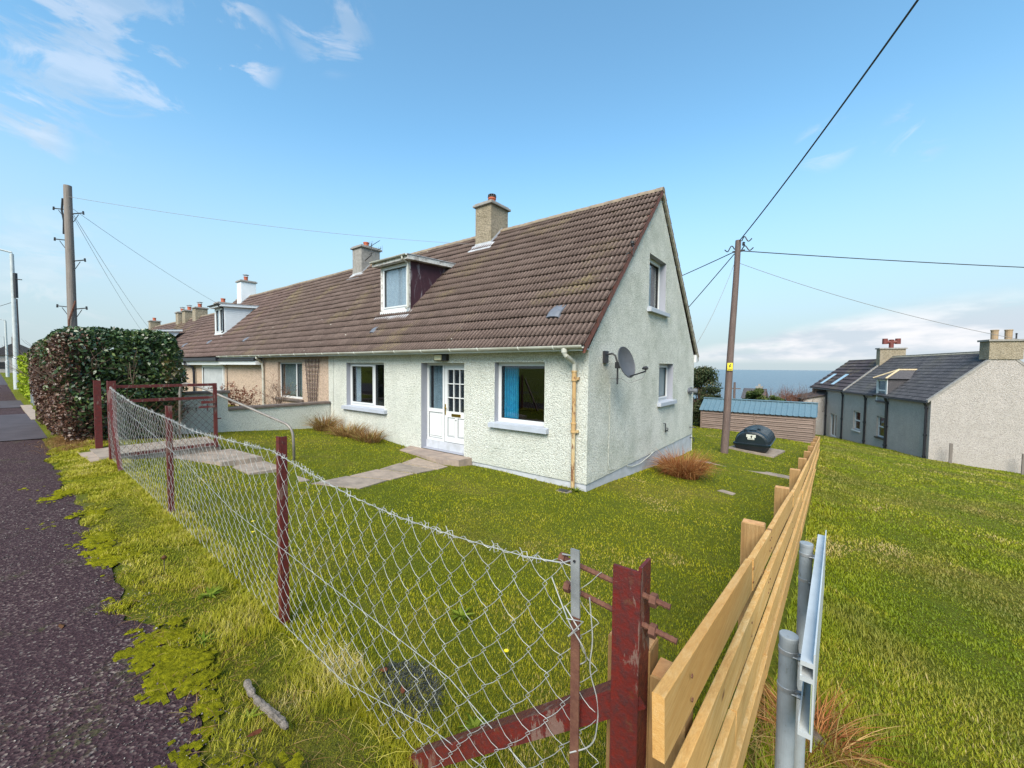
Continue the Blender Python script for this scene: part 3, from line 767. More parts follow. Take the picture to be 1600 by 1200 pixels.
d.box((a0, yd, c0), (a0+.10, yd+.045, c1)); d.box((a1-.10, yd, c0), (a1, yd+.045, c1)); d.box((a0+.10, yd, c1-.10), (a1-.10, yd+.045, c1)); d.box((a0+.10, yd, c0), (a1-.10, yd+.045, c0+.13))
zl = z0+.92; d.box((a0+.10, yd, zl-.12), (a1-.10, yd+.045, zl+.03)); xm = (a0+a1)/2; d.box((xm-.045, yd, c0+.13), (xm+.045, yd+.045, zl-.12))
for (q0, q1) in ((a0+.10, xm-.045), (xm+.045, a1-.10)): d.box((q0, yd+.02, c0+.13), (q1, yd+.04, zl-.12)); d.box((q0+.03, yd+.008, c0+.16), (q1-.03, yd+.021, zl-.15), bev=.006)
for k in (1, 2): d.box((a0+.10+(a1-a0-.20)*k/3-.011, yd+.005, zl+.03), (a0+.10+(a1-a0-.20)*k/3+.011, yd+.035, c1-.10))
for k in (1, 2): d.box((a0+.10, yd+.003, zl+.03+(c1-.13-zl)*k/3-.011), (a1-.10, yd+.033, zl+.03+(c1-.13-zl)*k/3+.011))
do = d.build('door', M['upvc'], H)
for (q0, q1) in ((a0+.10, xm-.045), (xm+.045, a1-.10)):
    g_ = MB(); w_ = .010
    for (xa, xb, za, zb) in ((q0, q1, c0+.13, c0+.13+w_), (q0, q1, zl-.12-w_, zl-.12), (q0, q0+w_, c0+.13+w_, zl-.12-w_), (q1-w_, q1, c0+.13+w_, zl-.12-w_)): g_.box((xa, yd+.012, za), (xb, yd+.019, zb))
    g_.build('panel_bead', M['vent'], do)
g_ = MB(); g_.box((a0-.004, yd-.001, c0), (a0+.004, yd+.03, c1)); g_.box((a0, yd-.001, c0-.008), (a1, yd+.03, c0)); g_.build('door_seal', M['vent'], do)
g_ = MB(); w_ = .010
for (xa, xb, za, zb) in ((u0+.055, um-.03, zt_+.06, zt_+.06+w_), (u0+.055, um-.03, z0+.90-w_, z0+.90), (u0+.055, u0+.055+w_, zt_+.06+w_, z0+.90-w_), (um-.03-w_, um-.03, zt_+.06+w_, z0+.90-w_)): g_.box((xa, y0+.012, za), (xb, y0+.022, zb))
g_.build('panel_bead', M['vent'], fro)
p = MB(); p.box((a0+.10, yd+.036, zl+.03), (a1-.10, yd+.040, c1-.10)); p.build('pane', M['glass'], do)
p = MB(); p.box((a0+.10+.012, yd+.0415, zl+.03), (a1-.10, yd+.043, c1-.10)); p.build('door_blind', simple('dark_net', (.05, .055, .075), (.03, .03, .04), 9, .9), do)
p = MB(); p.box((xm-.15, yd-.014, zl-.09), (xm+.15, yd-.001, zl-.02), bev=.005); p.box((xm-.11, yd-.022, zl-.075), (xm+.11, yd-.014, zl-.035)); p.build('letterbox', M['brass'], do)
p = MB(); p.box((a0+.012, yd-.012, z0+.86), (a0+.045, yd, z0+1.12)); p.tube([(a0+.028, yd-.005, z0+1.03), (a0+.028, yd-.045, z0+1.03), (a0+.115, yd-.050, z0+1.03)], .010, 8); p.build('door_handle', M['brass'], do)
p = MB(); p.lathe((xm-.005, yd-.016, zl-.17), [(.012, 0), (.012, .018)], 8, 'y'); p.build('doorbell', M['blk'], do)
# light over the door, meter covers, conduit
p = MB(); p.box((-4.02, -.10, .14), (-3.60, 0, .30), bev=.015); lo = p.build('wall_light', M['blk'], H)
p = MB(); p.box((-3.98, -.125, .155), (-3.74, -.095, .285), bev=.012); p.build('lens', simple('old_diffuser', (.62, .58, .40), rough=.3), lo)
p = MB(); p.tube([(-8.80, -.012, ZE-.1), (-8.82, -.012, -1.0), (-8.80, -.012, -2.1)], .007, 6); p.build('wall_cable', M['mint'], H); p = MB(); p.tube([(-5.02, -.010, .30), (-5.02, -.010, .10)], .006, 5)
p.build('wall_cable', M['mint'], H); p = MB(); p.tube([(.010, .92, -.30), (.012, .93, -.9), (.012, .90, -1.9), (.012, .96, -2.03), (.014, 1.25, -2.07)], .006, 6)
p.build('wall_cable', M['mint_gable'], H); p = MB(); p.tube([(.012, 1.9, -2.13), (.014, 2.2, -2.20), (.014, 2.7, -2.22), (.014, 3.3, -2.15), (.014, 3.6, -2.10)], .010, 6)
p.build('wall_cable', M['mint'], H)
for (xa, za) in ((-2.25, -1.72), (-5.9, -1.62), (-5.5, -1.95)): p = MB(); p.box((xa, -.008, za), (xa+.26, 0, za+.11)); p.build('air_brick', M['mint'], H)
p = MB()    # small fittings on the gable: outside tap, boiler flue, hooks
p.lathe((0, 6.85, -.68), [(.09, 0), (.09, .04), (.05, .05), (.05, .16), (.075, .17), (.075, .26), (.03, .27)], 14, 'x')
p.box((0, 7.02, -.80), (.05, 7.16, -.58)); p.build('boiler_flue', M['vent'], H)
p = MB(); p.tube([(0, 4.42, -1.46), (.05, 4.42, -1.46), (.05, 4.45, -1.60), (.03, 4.52, -1.70), (.04, 4.62, -1.66)], .014, 6); p.build('wall_hook', M['blk'], H); p = MB(); p.tube([(0, 4.62, -1.60), (.06, 4.62, -1.62), (.06, 4.60, -1.70)], .012, 6)
p.build('wall_hook', M['blk'], H); p = MB(); p.tube([(0, 7.1, -1.86), (.14, 7.12, -1.86), (.16, 7.3, -1.90)], .018, 6); p.build('outside_tap', M['blk'], H); p = MB(); p.tube([(0, 7.2, -2.22), (.12, 7.2, -2.22), (.12, 7.2, -2.32)], .02, 6); p.build('outside_tap', M['blk'], H)
p = MB(); p.tube([(.0, 1.60, 2.36), (.05, 1.62, 2.40), (.07, 1.84, 2.38), (.06, 1.86, 2.60), (.02, 1.88, 2.66)], .012, 6); p.lathe((.03, 1.87, 2.66), [(.035, 0), (.035, .05)], 8); p.build('wall_hook', M['blk'], H)
chimney(H, -5.76, -5.09, 3.2, 4.05, 3.0, 5.16, M['chimharl'], [(-5.42, 3.62, .125, .26, 'cage')])
roof_vent(H, -.95, .46, 1.15); roof_vent(H, -7.14, .42, .95)
dormer(H, -7.62, -6.20, .93, 1.62, 3.06, M['maroon'], M['flake'], None)

# step, a piece of the house
b = MB(); b.prism([(-5.02, -.0, -2.30), (-4.80, -.50, -2.30), (-3.25, -.58, -2.30), (-2.90, -.36, -2.30), (-2.85, 0, -2.30)], (0, 0, .262)); b.build('doorstep', simple('worn_step', (.34, .26, .21), (.20, .16, .14), 4, .92, .6, 60, .005), H)

# ------------------------------------------------------------------ neighbour houses in the same terrace
def plain_house(name, x0, x1, wall, label, zg, extras=None, tm='tile2', courses=18, zofs=0, per=.104, res=5, back=True, ho=()):
    h = empty(name, ((x0+x1)/2, 0, zg), 0, label, 'house', 'houses of the long terrace')
    b = MB(); b.sheet([(x0, zg-.3), (x1-.002, zg-.3), (x1-.002, ZE+zofs), (x0, ZE+zofs)], [rect(*q) for q in ho], front3(0))
    b.add([(x0, W, zg-2), (x1, W, zg-2), (x1, W, ZE+zofs), (x0, W, ZE+zofs)], [(0, 1, 2, 3)])
    b.prism([(x0+.002, 0, zg-.3), (x0+.002, W, zg-2), (x0+.002, W, ZE+zofs), (x0+.002, YR, ZR+zofs-.12), (x0+.002, 0, ZE+zofs)], (.1, 0, 0))
    if zofs: b.prism([(x1-.102, 0, zg-.3), (x1-.102, W, zg-2), (x1-.102, W, ZE+zofs), (x1-.102, YR, ZR+zofs-.12), (x1-.102, 0, ZE+zofs)], (.1, 0, 0))
    b.build('wall', wall, h)
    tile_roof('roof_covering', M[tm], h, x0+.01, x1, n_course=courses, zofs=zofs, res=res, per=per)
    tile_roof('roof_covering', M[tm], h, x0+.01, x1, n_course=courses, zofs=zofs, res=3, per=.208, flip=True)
    b = MB(); x = x0+.02
    while x < x1:
        xe = min(x+.445, x1-.002); V = []
        for xx in (x, xe-.006):
            for k in range(7):
                a = PI*k/6; V.append((xx, YR+.12*math.cos(a), zofs+ZR-.045+.12*math.sin(a)+.02*mnoise.noise((xx*.6, 0, 0))))
        b.add(V, [(k, k+1, 7+k+1, 7+k) for k in range(6)] + [tuple(range(6, -1, -1)), tuple(range(7, 14))]); x += .45
    b.build('ridge_tile', M['ridge'], h)
    if ho:
        b = MB()
        for q in ho: reveal(b, *q, front3(0), (0, .2, 0))
        b.build('reveal', wall, h)
    return h

WA = (-12.85, -10.90, -1.18, .12); WB = (-20.45, -16.75, -1.3, -.02)
N2 = plain_house('peach_house', -18.24, XL, M['peach'], 'peach roughcast terraced house with white fascia board and lattice trellis on its wall', -1.9, ho=(WA,), tm='tile')
b = MB(); b.box((-13.2, .6, -1.7), (-10.5, 3, .3)); b.build('room', M['room'], N2)
w = window(N2, *WA, front3(0), (0, 1, 0), (WA[0]+1.32,), depth=.13, sashes=())
curtain(w, WA[0]+.1, WA[1]-.1, WA[2]+.1, WA[3]-.05, front3(0), (0, 1, 0), .22, M['blind'], 12, .012)
b = MB(); b.box((WA[0]-.1, -.07, WA[2]-.09), (WA[1]+.1, .1, WA[2]), bev=.01); b.build('window_sill', M['coping'], N2)
b = MB(); b.box((-18.24, -.29, ZE-.06), (XL-.01, -.262, ZE+.05)); b.box((-18.24, -.26, ZE-.035), (XL-.01, 0, ZE-.015)); b.build('fascia', M['upvc'], N2)
gutter(N2, -18.24, XL-.005, -.345, ZE+.035, M['gutter'], M['gutter_clip'])
b = MB(); b.tube([(-13.9, -.34, ZE), (-13.9, -.34, ZE-.08), (-14.02, -.1, ZE-.26), (-14.02, -.07, ZE-.5), (-14.02, -.07, -1.9)], .04, 10); b.build('downpipe', M['gutter'], N2)
# lower lean-to front of white boards and black gutter
b = MB(); b.box((-18.2, -.30, .02), (-14.1, -.02, .17)); b.build('fascia', M['upvc'], N2)
b = MB(); b.box((-18.2, -.36, .18), (-14.1, -.29, .27)); b.build('gutter', M['blackpipe'], N2)
chimney(N2, -13.15, -12.45, 3.25, 4.15, 3.0, 5.10, M['cement'], [(-12.8, 3.7, .12, .24, None)])
roof_vent(N2, -17.2, .5, 1.0)

N3 = plain_house('cream_house', -28.3, -18.24, M['peach'], 'terraced house half hidden by the hedge with white boarded dormer and black coach lantern', -1.9, ho=())
w = window(N3, -21.6, -18.5, -1.35, 0.0, front3(-.02), (0, 1, 0), (), depth=.0, sashes=(), glass=M['blind'], fr=.13)
b = MB(); b.box((-26.5, -.30, .0), (-18.25, -.02, .17)); b.build('fascia', M['upvc'], N3)
b = MB(); b.box((-28.3, -.42, .18), (-18.25, -.29, .34)); b.build('gutter', M['blackpipe'], N3)
b = MB(); b.tube([(-23.2, -.4, .2), (-23.2, -.36, .02), (-22.8, -.12, -.14), (-22.75, -.1, -.4), (-22.75, -.1, -1.8)], .06, 8); b.build('downpipe', M['blackpipe'], N3)
b = MB(); b.box((-26.6, -.03, -1.9), (-25.2, 0, -.05)); dd = b.build('door', M['upvc'], N3)
b = MB(); b.lathe((-24.7, -.16, -.75), [(.02, 0), (.08, .05), (.10, .36), (.13, .38), (.03, .50), (.01, .54)], 6); b.tube([(-24.7, 0, -.45), (-24.7, -.08, -.42), (-24.7, -.16, -.24)], .02, 5); b.build('coach_lantern', M['blk'], N3)
chimney(N3, -26.65, -25.95, 3.2, 4.05, 3.0, 5.30, M['whiteclad'], [(-26.3, 3.6, .12, .28, 'hat')])
dormer(N3, -22.9, -21.45, .93, 1.62, 3.04, M['whiteclad'], M['whiteclad'], None, mull=(-22.17,), blackgut=True, cheekboards=True)
roof_vent(N3, -22.3, .56, 1.1); roof_vent(N3, -26.6, .5, 1.1)
cs = [(-39.5, -29.2, 'far terraced house with brown stub chimneys and white dormer beyond the hedge', ((-36.2, 1), (-30.9, 0), (-39.0, 1))),
      (-52, -39.6, 'farthest terraced house, only its roof and two chimneys above the hedge', ((-51.0, 0), (-41.0, 1)))]
for (x0, x1, lb, chs) in cs:
    hh = plain_house('terraced_house', x0, x1, M['peach'], lb, -2.2, zofs=-.58, per=.354, res=6)
    for (cx_, k) in chs: chimney(hh, cx_-.4, cx_+.4, 3.3, 4.1, 2.6, 4.35+.1*k, M['chimharl'], [(cx_, 3.7, .14, .3, 'hat' if k else None)], fl=False)
    if x1 > -30:
        dormer(hh, x1-6.3, x1-4.9, .9, 1.25, 2.35, M['whiteclad'], M['whiteclad'], None, cheekboards=True)

# ------------------------------------------------------------------ garden wall between the two gardens
GW = empty('boundary_wall', (-9.12, -1.5, -2.0), 0, 'low pale roughcast garden wall with brown coping stepping up towards the hedge', 'wall')
b = MB(); b.box((-9.22, -2.78, -2.5), (-9.02, -.02, -1.19)); b.box((-9.22, -5.3, -2.5), (-9.02, -2.78, -.74)); b.build('wall_body', M['mint'], GW)
b = MB(); b.box((-9.27, -2.778, -1.19), (-8.97, -.022, -1.12), bev=.008); b.box((-9.27, -5.3, -.74), (-8.97, -2.74, -.67), bev=.008); b.build('coping', M['coping'], GW)

# trellis on the peach wall
T = empty('garden_trellis', (-10.1, -.05, -1.2), 0, 'dark fan shaped wooden lattice trellis standing against the peach wall', 'trellis')
b = MB(); n = 5
for k in range(n):
    u = k/(n-1)-.5; b.beam((-10.1+u*.42, -.05, -1.55), (-10.1+u*.92, -.05, .22), .022, .022, (0, 1, 0))
for k in range(12):
    z = -1.5+1.66*k/11; wd = .42+.5*(z+1.55)/1.77
    b.beam((-10.1-wd/2-.02, -.072, z), (-10.1+wd/2+.02, -.072, z), .022, .020, (0, 1, 0))
b.build('lattice', M['pole_dk'], T, attr='tv')

# ------------------------------------------------------------------ satellite dish, aerial
S = empty('satellite_dish', (0, .95, -.1), 0, 'grey satellite dish on a curved black wall bracket on the gable', 'satellite dish')
b = MB(); b.box((0, .58, .10), (.05, .74, .33)); b.tube([(.04, .66, .26), (.16, .66, .28), (.22, .66, .24), (.26, .66, .12), (.27, .66, -.02), (.27, .66, -.30)], .018, 8)
b.box((.23, .62, .0), (.33, .74, .12)); b.build('wall_bracket', M['blk'], S)
c0 = Vector((.36, .72, 0.10))
ax = Vector((.95, -.17, .28)).normalized(); e2 = Vector((0, 0, 1)).cross(ax).normalized(); e1 = ax.cross(e2)
V = [c0]; F = []; RN, AN = 7, 30
for i in range(1, RN+1):
    for k in range(AN):
        t_ = 2*PI*k/AN; r_ = i/RN; V.append(c0 + e1*(0.295*r_*math.cos(t_)) + e2*(.255*r_*math.sin(t_)) + ax*(.075*r_*r_))
for k in range(AN): F.append((0, 1+k, 1+(k+1) % AN))
for i in range(RN-1):
    for k in range(AN): F.append((1+i*AN+k, 1+(i+1)*AN+k, 1+(i+1)*AN+(k+1) % AN, 1+i*AN+(k+1) % AN))
b = MB(); b.add(V, F); b.add([v-ax*.012 for v in V], [tuple(reversed(f)) for f in F]); b.build('reflector', M['dish'], S, smooth=True)
b = MB(); rim = [c0 + e1*(0.295*math.cos(2*PI*k/30)) + e2*(.255*math.sin(2*PI*k/30)) + ax*.068 for k in range(31)]; b.tube(rim, .011, 6, cap=False); b.build('rim', M['dish'], S)
foot = c0 - e1*.275 + ax*.03; tip = c0 + ax*.40 - e1*.27
b = MB(); b.tube([foot, tip], .014, 6); b.tube([tip, tip+e1*.06], .012, 6); b.build('feed_arm', M['blk'], S)
b = MB(); b.lathe(tip+e1*.06, [(.03, -.03), (.035, 0), (.035, .03), (.02, .05)], 10, 'x'); b.tube([tip+e1*.06, tip+e1*.05-e2*.08], .018, 8); b.tube([tip+e1*.06, tip+e1*.05+e2*.08], .018, 8); b.build('receiver', M['blk'], S)
b = MB(); b.tube([tip, tip-Vector((.05, 0, .13)), foot-Vector((0, 0, .12)), foot-Vector((.15, -.03, .03)), (.02, .9, -.2)], .005, 5); b.build('signal_cable', M['thin'], S)

A_ = empty('roof_aerial', (-12.2, 3.6, 4.6), 0, 'spiky television aerial behind the second chimney along the ridge', 'aerial')
b = MB(); b.tube([(-12.42, 3.4, 4.55), (-12.1, 3.5, 4.75), (-12.1, 3.5, 5.25)], .018, 6); b.build('mast', M['blk'], A_)
b = MB()
for (z, dx) in ((4.8, 1.0), (5.12, .9)):
    b.tube([(-12.25, 3.5, z), (-12.1+dx, 3.3, z+.03)], .012, 5)
    for k in range(8 if z < 5 else 3): q = -12.1+dx*(k+1)/8*(1 if z < 5 else 1); b.tube([(q, 3.35, z-.14), (q, 3.35, z+.14)], .006, 4)
b.build('antenna', M['blk'], A_)

# ------------------------------------------------------------------ garden paths, steps, slabs
def slab(name, poly, z, th, m, label=None):
    b = MB(); zz = z if callable(z) else (lambda x, y: z)
    top = [(x, y, zz(x, y)) for x, y in poly]; V = top + [(x, y, zq-th) for (x, y, zq) in top]; n = len(poly)
    b.add(V, [tuple(range(n))] + [(i, n+i, n+(i+1) % n, (i+1) % n) for i in range(n)])
    o = b.build(name, m); tag(o, kind='structure'); return o
slab('garden_steps', [(-7.15, -5.50), (-5.82, -5.50), (-5.80, -3.90), (-7.15, -3.75)], -1.545, .5, M['concrete'])
slab('garden_steps', [(-5.80, -4.75), (-4.62, -4.22), (-4.58, -3.62), (-5.80, -3.72)], -1.635, .3, M['concrete'])
slab('garden_steps', [(-4.60, -4.12), (-3.84, -4.08), (-3.82, -3.56), (-4.58, -3.58)], -1.722, .3, M['concrete'])
slab('garden_steps', [(-3.82, -4.02), (-3.06, -3.90), (-3.02, -3.52), (-3.82, -3.54)], -1.800, .3, M['concrete'])
Lp = [(-2.84, -3.62), (-3.05, -2.86), (-3.30, -2.10), (-3.60, -1.36), (-3.93, -.64)]; Rp = [(-2.30, -3.14), (-2.50, -2.42), (-2.66, -1.74), (-2.80, -1.10), (-2.96, -.60)]
for k in range(4):
    e = .034; a_, b_, c2_, d2_ = Lp[k], Rp[k], Rp[k+1], Lp[k+1]
    slab('garden_path', [(a_[0], a_[1]+e), (b_[0], b_[1]+e), (c2_[0], c2_[1]-e), (d2_[0], d2_[1]-e)], lambda x, y: g1(x, y)+.016, .12, M['slabpink' if k % 2 else 'concrete'])
slab('garden_path', [(-1.5, 5.95), (2.75, 5.75), (2.75, 6.22), (-1.5, 6.45)], lambda x, y: g1(x, y)+.015, .2, M['concrete'])
slab('gate_sill', [(-6.9, -5.66), (-5.86, -5.62), (-5.85, -5.50), (-6.9, -5.50)], -1.555, .15, M['slabpink'])
slab('inspection_cover', [(1.66, 2.66), (1.96, 2.60), (1.98, 2.84), (1.72, 2.9)], lambda x, y: g1(x, y)+.008, .1, M['concrete'])
D_ = empty('drain_block', (-.28, -.32, -2.22), 0, 'small brown brick drain block lying below the rusty downpipe', 'block')
b = MB(); b.box((-.40, -.42, -2.26), (-.16, -.24, -2.195), bev=.01); b.build('block_body', M['concrete_d'], D_); b = MB(); b.box((-.37, -.39, -2.193), (-.19, -.27, -2.188)); b.build('grille', M['blk'], D_)

# ------------------------------------------------------------------ handrail
HR = empty('handrail', (-5.9, -3.6, -1.8), 0, 'dull bent tubular steel handrail beside the garden steps', 'handrail')
def bez(pts, n=10, k=.35):
    """rounds the corners of a polyline"""
    P = [Vector(p) for p in pts]; out = [P[0]]
    for i in range(1, len(P)-1):
        a, c = P[i-1], P[i+1]; p = P[i]; r_ = min((a-p).length, (c-p).length, k*2)*.5
        s, e = p+(a-p).normalized()*r_, p+(c-p).normalized()*r_
        for t_ in range(n+1): u = t_/n; out.append(s*(1-u)**2 + p*2*u*(1-u) + e*u*u)
    return out + [P[-1]]
b = MB(); b.tube(bez([(-4.58, -3.07, -1.90), (-4.60, -3.08, -1.16), (-6.66, -3.93, -.47), (-7.24, -4.16, -.36), (-7.28, -4.18, -1.60)], 8, .22), .024, 12); b.build('rail', M['railgalv'], HR, smooth=True)
b = MB()
for (x_, y_, z_) in ((-4.58, -3.07, -1.87), (-7.28, -4.18, -1.60)): b.lathe((x_, y_, z_), [(.055, 0), (.055, .012), (.03, .02)], 12)
b.build('foot_flange', M['rust'], HR)

# ------------------------------------------------------------------ gate and its posts
def angle_post(b, x, y, z0, z1, w, th=.008, sx=1, sy=1, back=True):
    """steel angle: one flange along x, one along y"""
    b.box((min(x, x-sx*w), y-th/2, z0), (max(x, x-sx*w), y+th/2, z1))
    b.box((x-th/2, min(y+sy*th/2, y+sy*w), z0), (x+th/2, max(y+sy*th/2, y+sy*w), z1))
GP = empty('gate_post', (-7.15, -5.42, -1.55), 0, 'weathered red steel gatepost standing alone against the hedge', 'gatepost', 'red steel gateposts')
b = MB(); angle_post(b, -7.10, -5.42, -1.7, -.30, .085, .012); b.build('post', M['red'], GP)
GP2 = empty('gate_post', (-5.68, -5.42, -1.55), 0, 'dark red steel gatepost carrying the open gate at the end of the wire fence', 'gatepost', 'red steel gateposts')
b = MB(); angle_post(b, -5.66, -5.42, -1.7, -.27, .09, .012); b.build('post', M['red'], GP2)
b = MB(); b.beam((-5.58, -5.42, -.42), (-4.95, -5.40, -1.66), .05, .05); b.build('brace', M['red'], GP2)
GT = empty('garden_gate', (-5.78, -5.36, -1.5), 0, 'dark red tubular gate with diamond mesh infill, swung open into the garden', 'gate')
b = MB(); x = -5.78; ya, yb, za, zb = -5.34, -3.97, -1.56, -.37
for (p, q) in (((x, ya, zb), (x, yb, zb)), ((x, ya, za+.06), (x, yb, za+.06)), ((x, ya, zb-.24), (x, yb, zb-.24))): b.beam(p, q, .048, .048)
b.beam((x, yb-.0, za), (x, yb-.0, zb+.026), .052, .052, (0, 1, 0)); b.beam((x, ya, za), (x, ya, zb+.026), .052, .052, (0, 1, 0)); b.build('gate_frame', M['red'], GT)
b = MB(); s_ = .105; z0, z1 = za+.08, zb-.26; yy0, yy1 = ya+.02, yb-.02
for sgn in (1, -1):
    for k in range(-14, 28):
        p = yy0 + k*s_; q0 = z0; pts = []
        for (yy, zz) in ((p, z0 if sgn > 0 else z1),): pass
        y_a, z_a = p, (z0 if sgn > 0 else z1); Lmax = z1-z0; y_b, z_b = p+Lmax*.85, (z1 if sgn > 0 else z0)
        t0 = max(0, (yy0-y_a)/(y_b-y_a)); t1 = min(1, (yy1-y_a)/(y_b-y_a))
        if t1 > t0+.02: b.tube([(x+.003*sgn, y_a+(y_b-y_a)*t0, z_a+(z_b-z_a)*t0), (x+.003*sgn, y_a+(y_b-y_a)*t1, z_a+(z_b-z_a)*t1)], .0024, 4)
b.build('mesh_infill', M['rust'], GT)
b = MB(); b.box((x+.01, yb-.22, -.72), (x+.05, yb-.01, -.67)); b.box((x+.02, yb-.26, -.80), (x+.055, yb-.0, -.765)); b.tube([(x+.03, yb-.13, -.86), (x+.03, yb-.13, -.73)], .01, 6); b.build('latch', M['red'], GT); b = MB(); b.tube([(x, yb, -1.02), (x, yb+.09, -1.02)], .012, 6); b.build('latch', M['red'], GT)

# ------------------------------------------------------------------ chain link fence
CF = empty('chain_link_fence', (-1.5, -5.4, -1.7), 0, 'sagging galvanised chain link fence on red steel posts along the pavement verge', 'wire fence')
TOP = [(-5.70, -.37), (-5.0, -.44), (-3.9, -.53), (-2.4, -.57), (-1.3, -.62), (-.5, -.60), (.42, -.57), (.95, -.635), (1.4, -.68), (1.8, -.695), (2.2, -.685), (2.5, -.665), (2.72, -.63)]
def botz(x): return float(interp(x, FRONT)) + .05 + (.10*max(0, x-1.6)) 
xp, K = .064, 14; Nw = int((2.74+5.66)/xp)+1
def node(i, k):
    x = -5.66 + xp*i; zt = float(interp(x, TOP)); zb = botz(x); u = k/K
    wob = mnoise.noise((x*1.7, u*2.2, 3)); w2 = mnoise.noise((x*.9, u*1.5, 9)); w3 = mnoise.noise((x*9, u*14, 4)); dz = mnoise.noise((x*2.6, u*5, 7))
    z = zt + (zb-zt)*(u**.97) + .034*dz*math.sin(PI*u) + .014*w3
    sag = -.06*math.sin(PI*u)*math.sin(PI*min(1, max(0, (x-.42)/2.3))) if x > .42 else -.03*math.sin(PI*u)*math.sin((x+.5)*1.0)
    return Vector((x + .034*wob*math.sin(PI*u)+.014*w3 + .02*u*math.sin(x*1.3), -5.40 + sag*.9 + .025*w2*math.sin(PI*u) + .004*w3, z))
b = MB()
for i in range(Nw):
    pts = []
    for k in range(K+1):
        odd = (k+i) % 2
        p = node(i + (1 if odd else 0), k); off = Vector((.007 if odd else -.007, .005 if odd else -.005, 0))
        pts.append(p+off)
    fine = [pts[0]]
    for k in range(K):
        p, q = pts[k], pts[k+1]; d = q-p; s = 1 if (k+i) % 2 == 0 else -1
        bow = Vector((0, 0, 0)) + Vector((d.z, 0, -d.x)).normalized()*(.0095*(1 if s > 0 else -.35))
        fine += [p+d*.12+Vector((0, 0, 0)), p+d*.38+bow+Vector((0, .002*s, 0)), p+d*.66+bow*.9, p+d*.9, q] if pts[k].x > -1.0 else [p+d*.5+bow, q]
    b.tube(fine, (.00125 if pts[0].x > -1 else .0016), 5 if pts[0].x > -1 else 4, cap=False)
b.build('wire_mesh', M['galv'], CF, smooth=True)
b = MB(); pts = []; x = -5.66; ph = 0
while x < 2.70:                                       # twisted top edge wire
    zt = float(interp(x, TOP)); ph += 1.15; pts.append((x, -5.40+.008*math.cos(ph), zt+.008*math.sin(ph)+.004)); x += .016
b.tube(pts, .0015, 4, cap=False)
b.tube([(q, -5.402, float(interp(q, TOP))+.002) for q in np.arange(-5.66, 2.72, .08)], .0017, 5)
for k in range(int(8.3/xp)):                          # knuckled wire ends along the edge
    q = -5.63 + xp*k + random.uniform(-.01, .01); zt = float(interp(q, TOP)); s = random.choice((-1, 1))
    if random.random() < .55:
        L_ = random.uniform(.014, .030)
        b.tube([(q-.012, -5.408, zt-.012), (q, -5.395, zt+.012), (q+L_*.8, -5.392, zt+.010+.007*s), (q+L_*1.5, -5.405, zt-.004), (q+L_*.7, -5.41, zt-.010), (q+.002, -5.400, zt+.014), (q-.010*s, -5.398, zt+.014+L_*.55)], .0014, 4)
b.tube([(2.50, -5.40, -.665), (2.58, -5.405, -.650), (2.66, -5.40, -.640), (2.705, -5.395, -.615), (2.70, -5.41, -.60), (2.66, -5.40, -.61)], .0026, 5)
b.build('top_strand', M['galv'], CF)
b = MB(); mid = [(-5.6, -.48), (-4.7, -.64), (-1.6, -.97), (-.39, -1.15), (.42, -1.20), (1.45, -1.26), (2.12, -1.30), (2.70, -1.50)]
b.tube([(p[0], -5.395, p[1]) for p in mid], .0017, 5)
b.tube([(.4, -5.40, -1.70), (1.3, -5.405, -1.72), (2.0, -5.40, -1.58), (2.45, -5.40, -1.55), (2.72, -5.40, -1.52)], .0017, 5)
b.build('line_wire', M['galv'], CF)
for (x, zt) in ((-2.40, -.455), (.44, -.475)):
    b = MB(); angle_post(b, x+.035, -5.375, g1(x, -5.38)-.3, zt, .046, .008, 1, 1); b.build('post', M['red'], CF)
b = MB()                                               # galvanised stretcher bar on the last wires
b.beam((2.735, -5.43, -1.95), (2.728, -5.43, -.78), .006, .030, (1, 0, 0)); b.build('stretcher_bar', M['rust'], CF, label='rusty flat stretcher bar')
b = MB(); b.beam((2.728, -5.43, -.779), (2.724, -5.432, -.565), .006, .030, (1, 0, 0)); b.build('stretcher_bar_top', M['galvbar'], CF)
b = MB(); p0 = Vector((2.728, -5.437, -.60)); b.lathe((2.725, -5.4395, -.60), [(.0045, 0), (.0045, .002)], 8, 'y'); b.build('bolt_hole', M['blk'], CF)
b = MB()
for (z, xa) in ((-.632, 2.66), (-.722, 2.68)):
    n_ = 46; b.tube([(xa+.34*k/n_, -5.385, z - .035*(k/n_)) for k in range(n_+1)], [.0075 if k % 2 else .0092 for k in range(n_+1)], 8)
    b.lathe((xa-.006, -5.385, z), [(.018, -.010), (.018, .010)], 6, 'x')
    b.lathe((2.945, -5.385, z-.032), [(.020, 0), (.020, .018)], 6, 'x')
b.build('strainer_bolt', M['rust'], CF)
b = MB()
b.tube(bez([(2.62, -5.40, -.70), (2.66, -5.41, -.76), (2.72, -5.45, -.80), (2.765, -5.44, -.86), (2.755, -5.40, -.93), (2.72, -5.42, -.95)], 5, .03), .0022, 5)
b.tube(bez([(2.76, -5.40, -.72), (2.775, -5.40, -.86), (2.765, -5.41, -.94), (2.80, -5.40, -1.05), (2.79, -5.41, -1.18), (2.72, -5.44, -1.22)], 5, .05), .0022, 5)
b.tube([(2.70, -5.45, -.745), (2.75, -5.45, -.80), (2.72, -5.46, -.83), (2.765, -5.45, -.77), (2.71, -5.455, -.78)], .0024, 5)
b.build('tie_wire', M['galv'], CF)
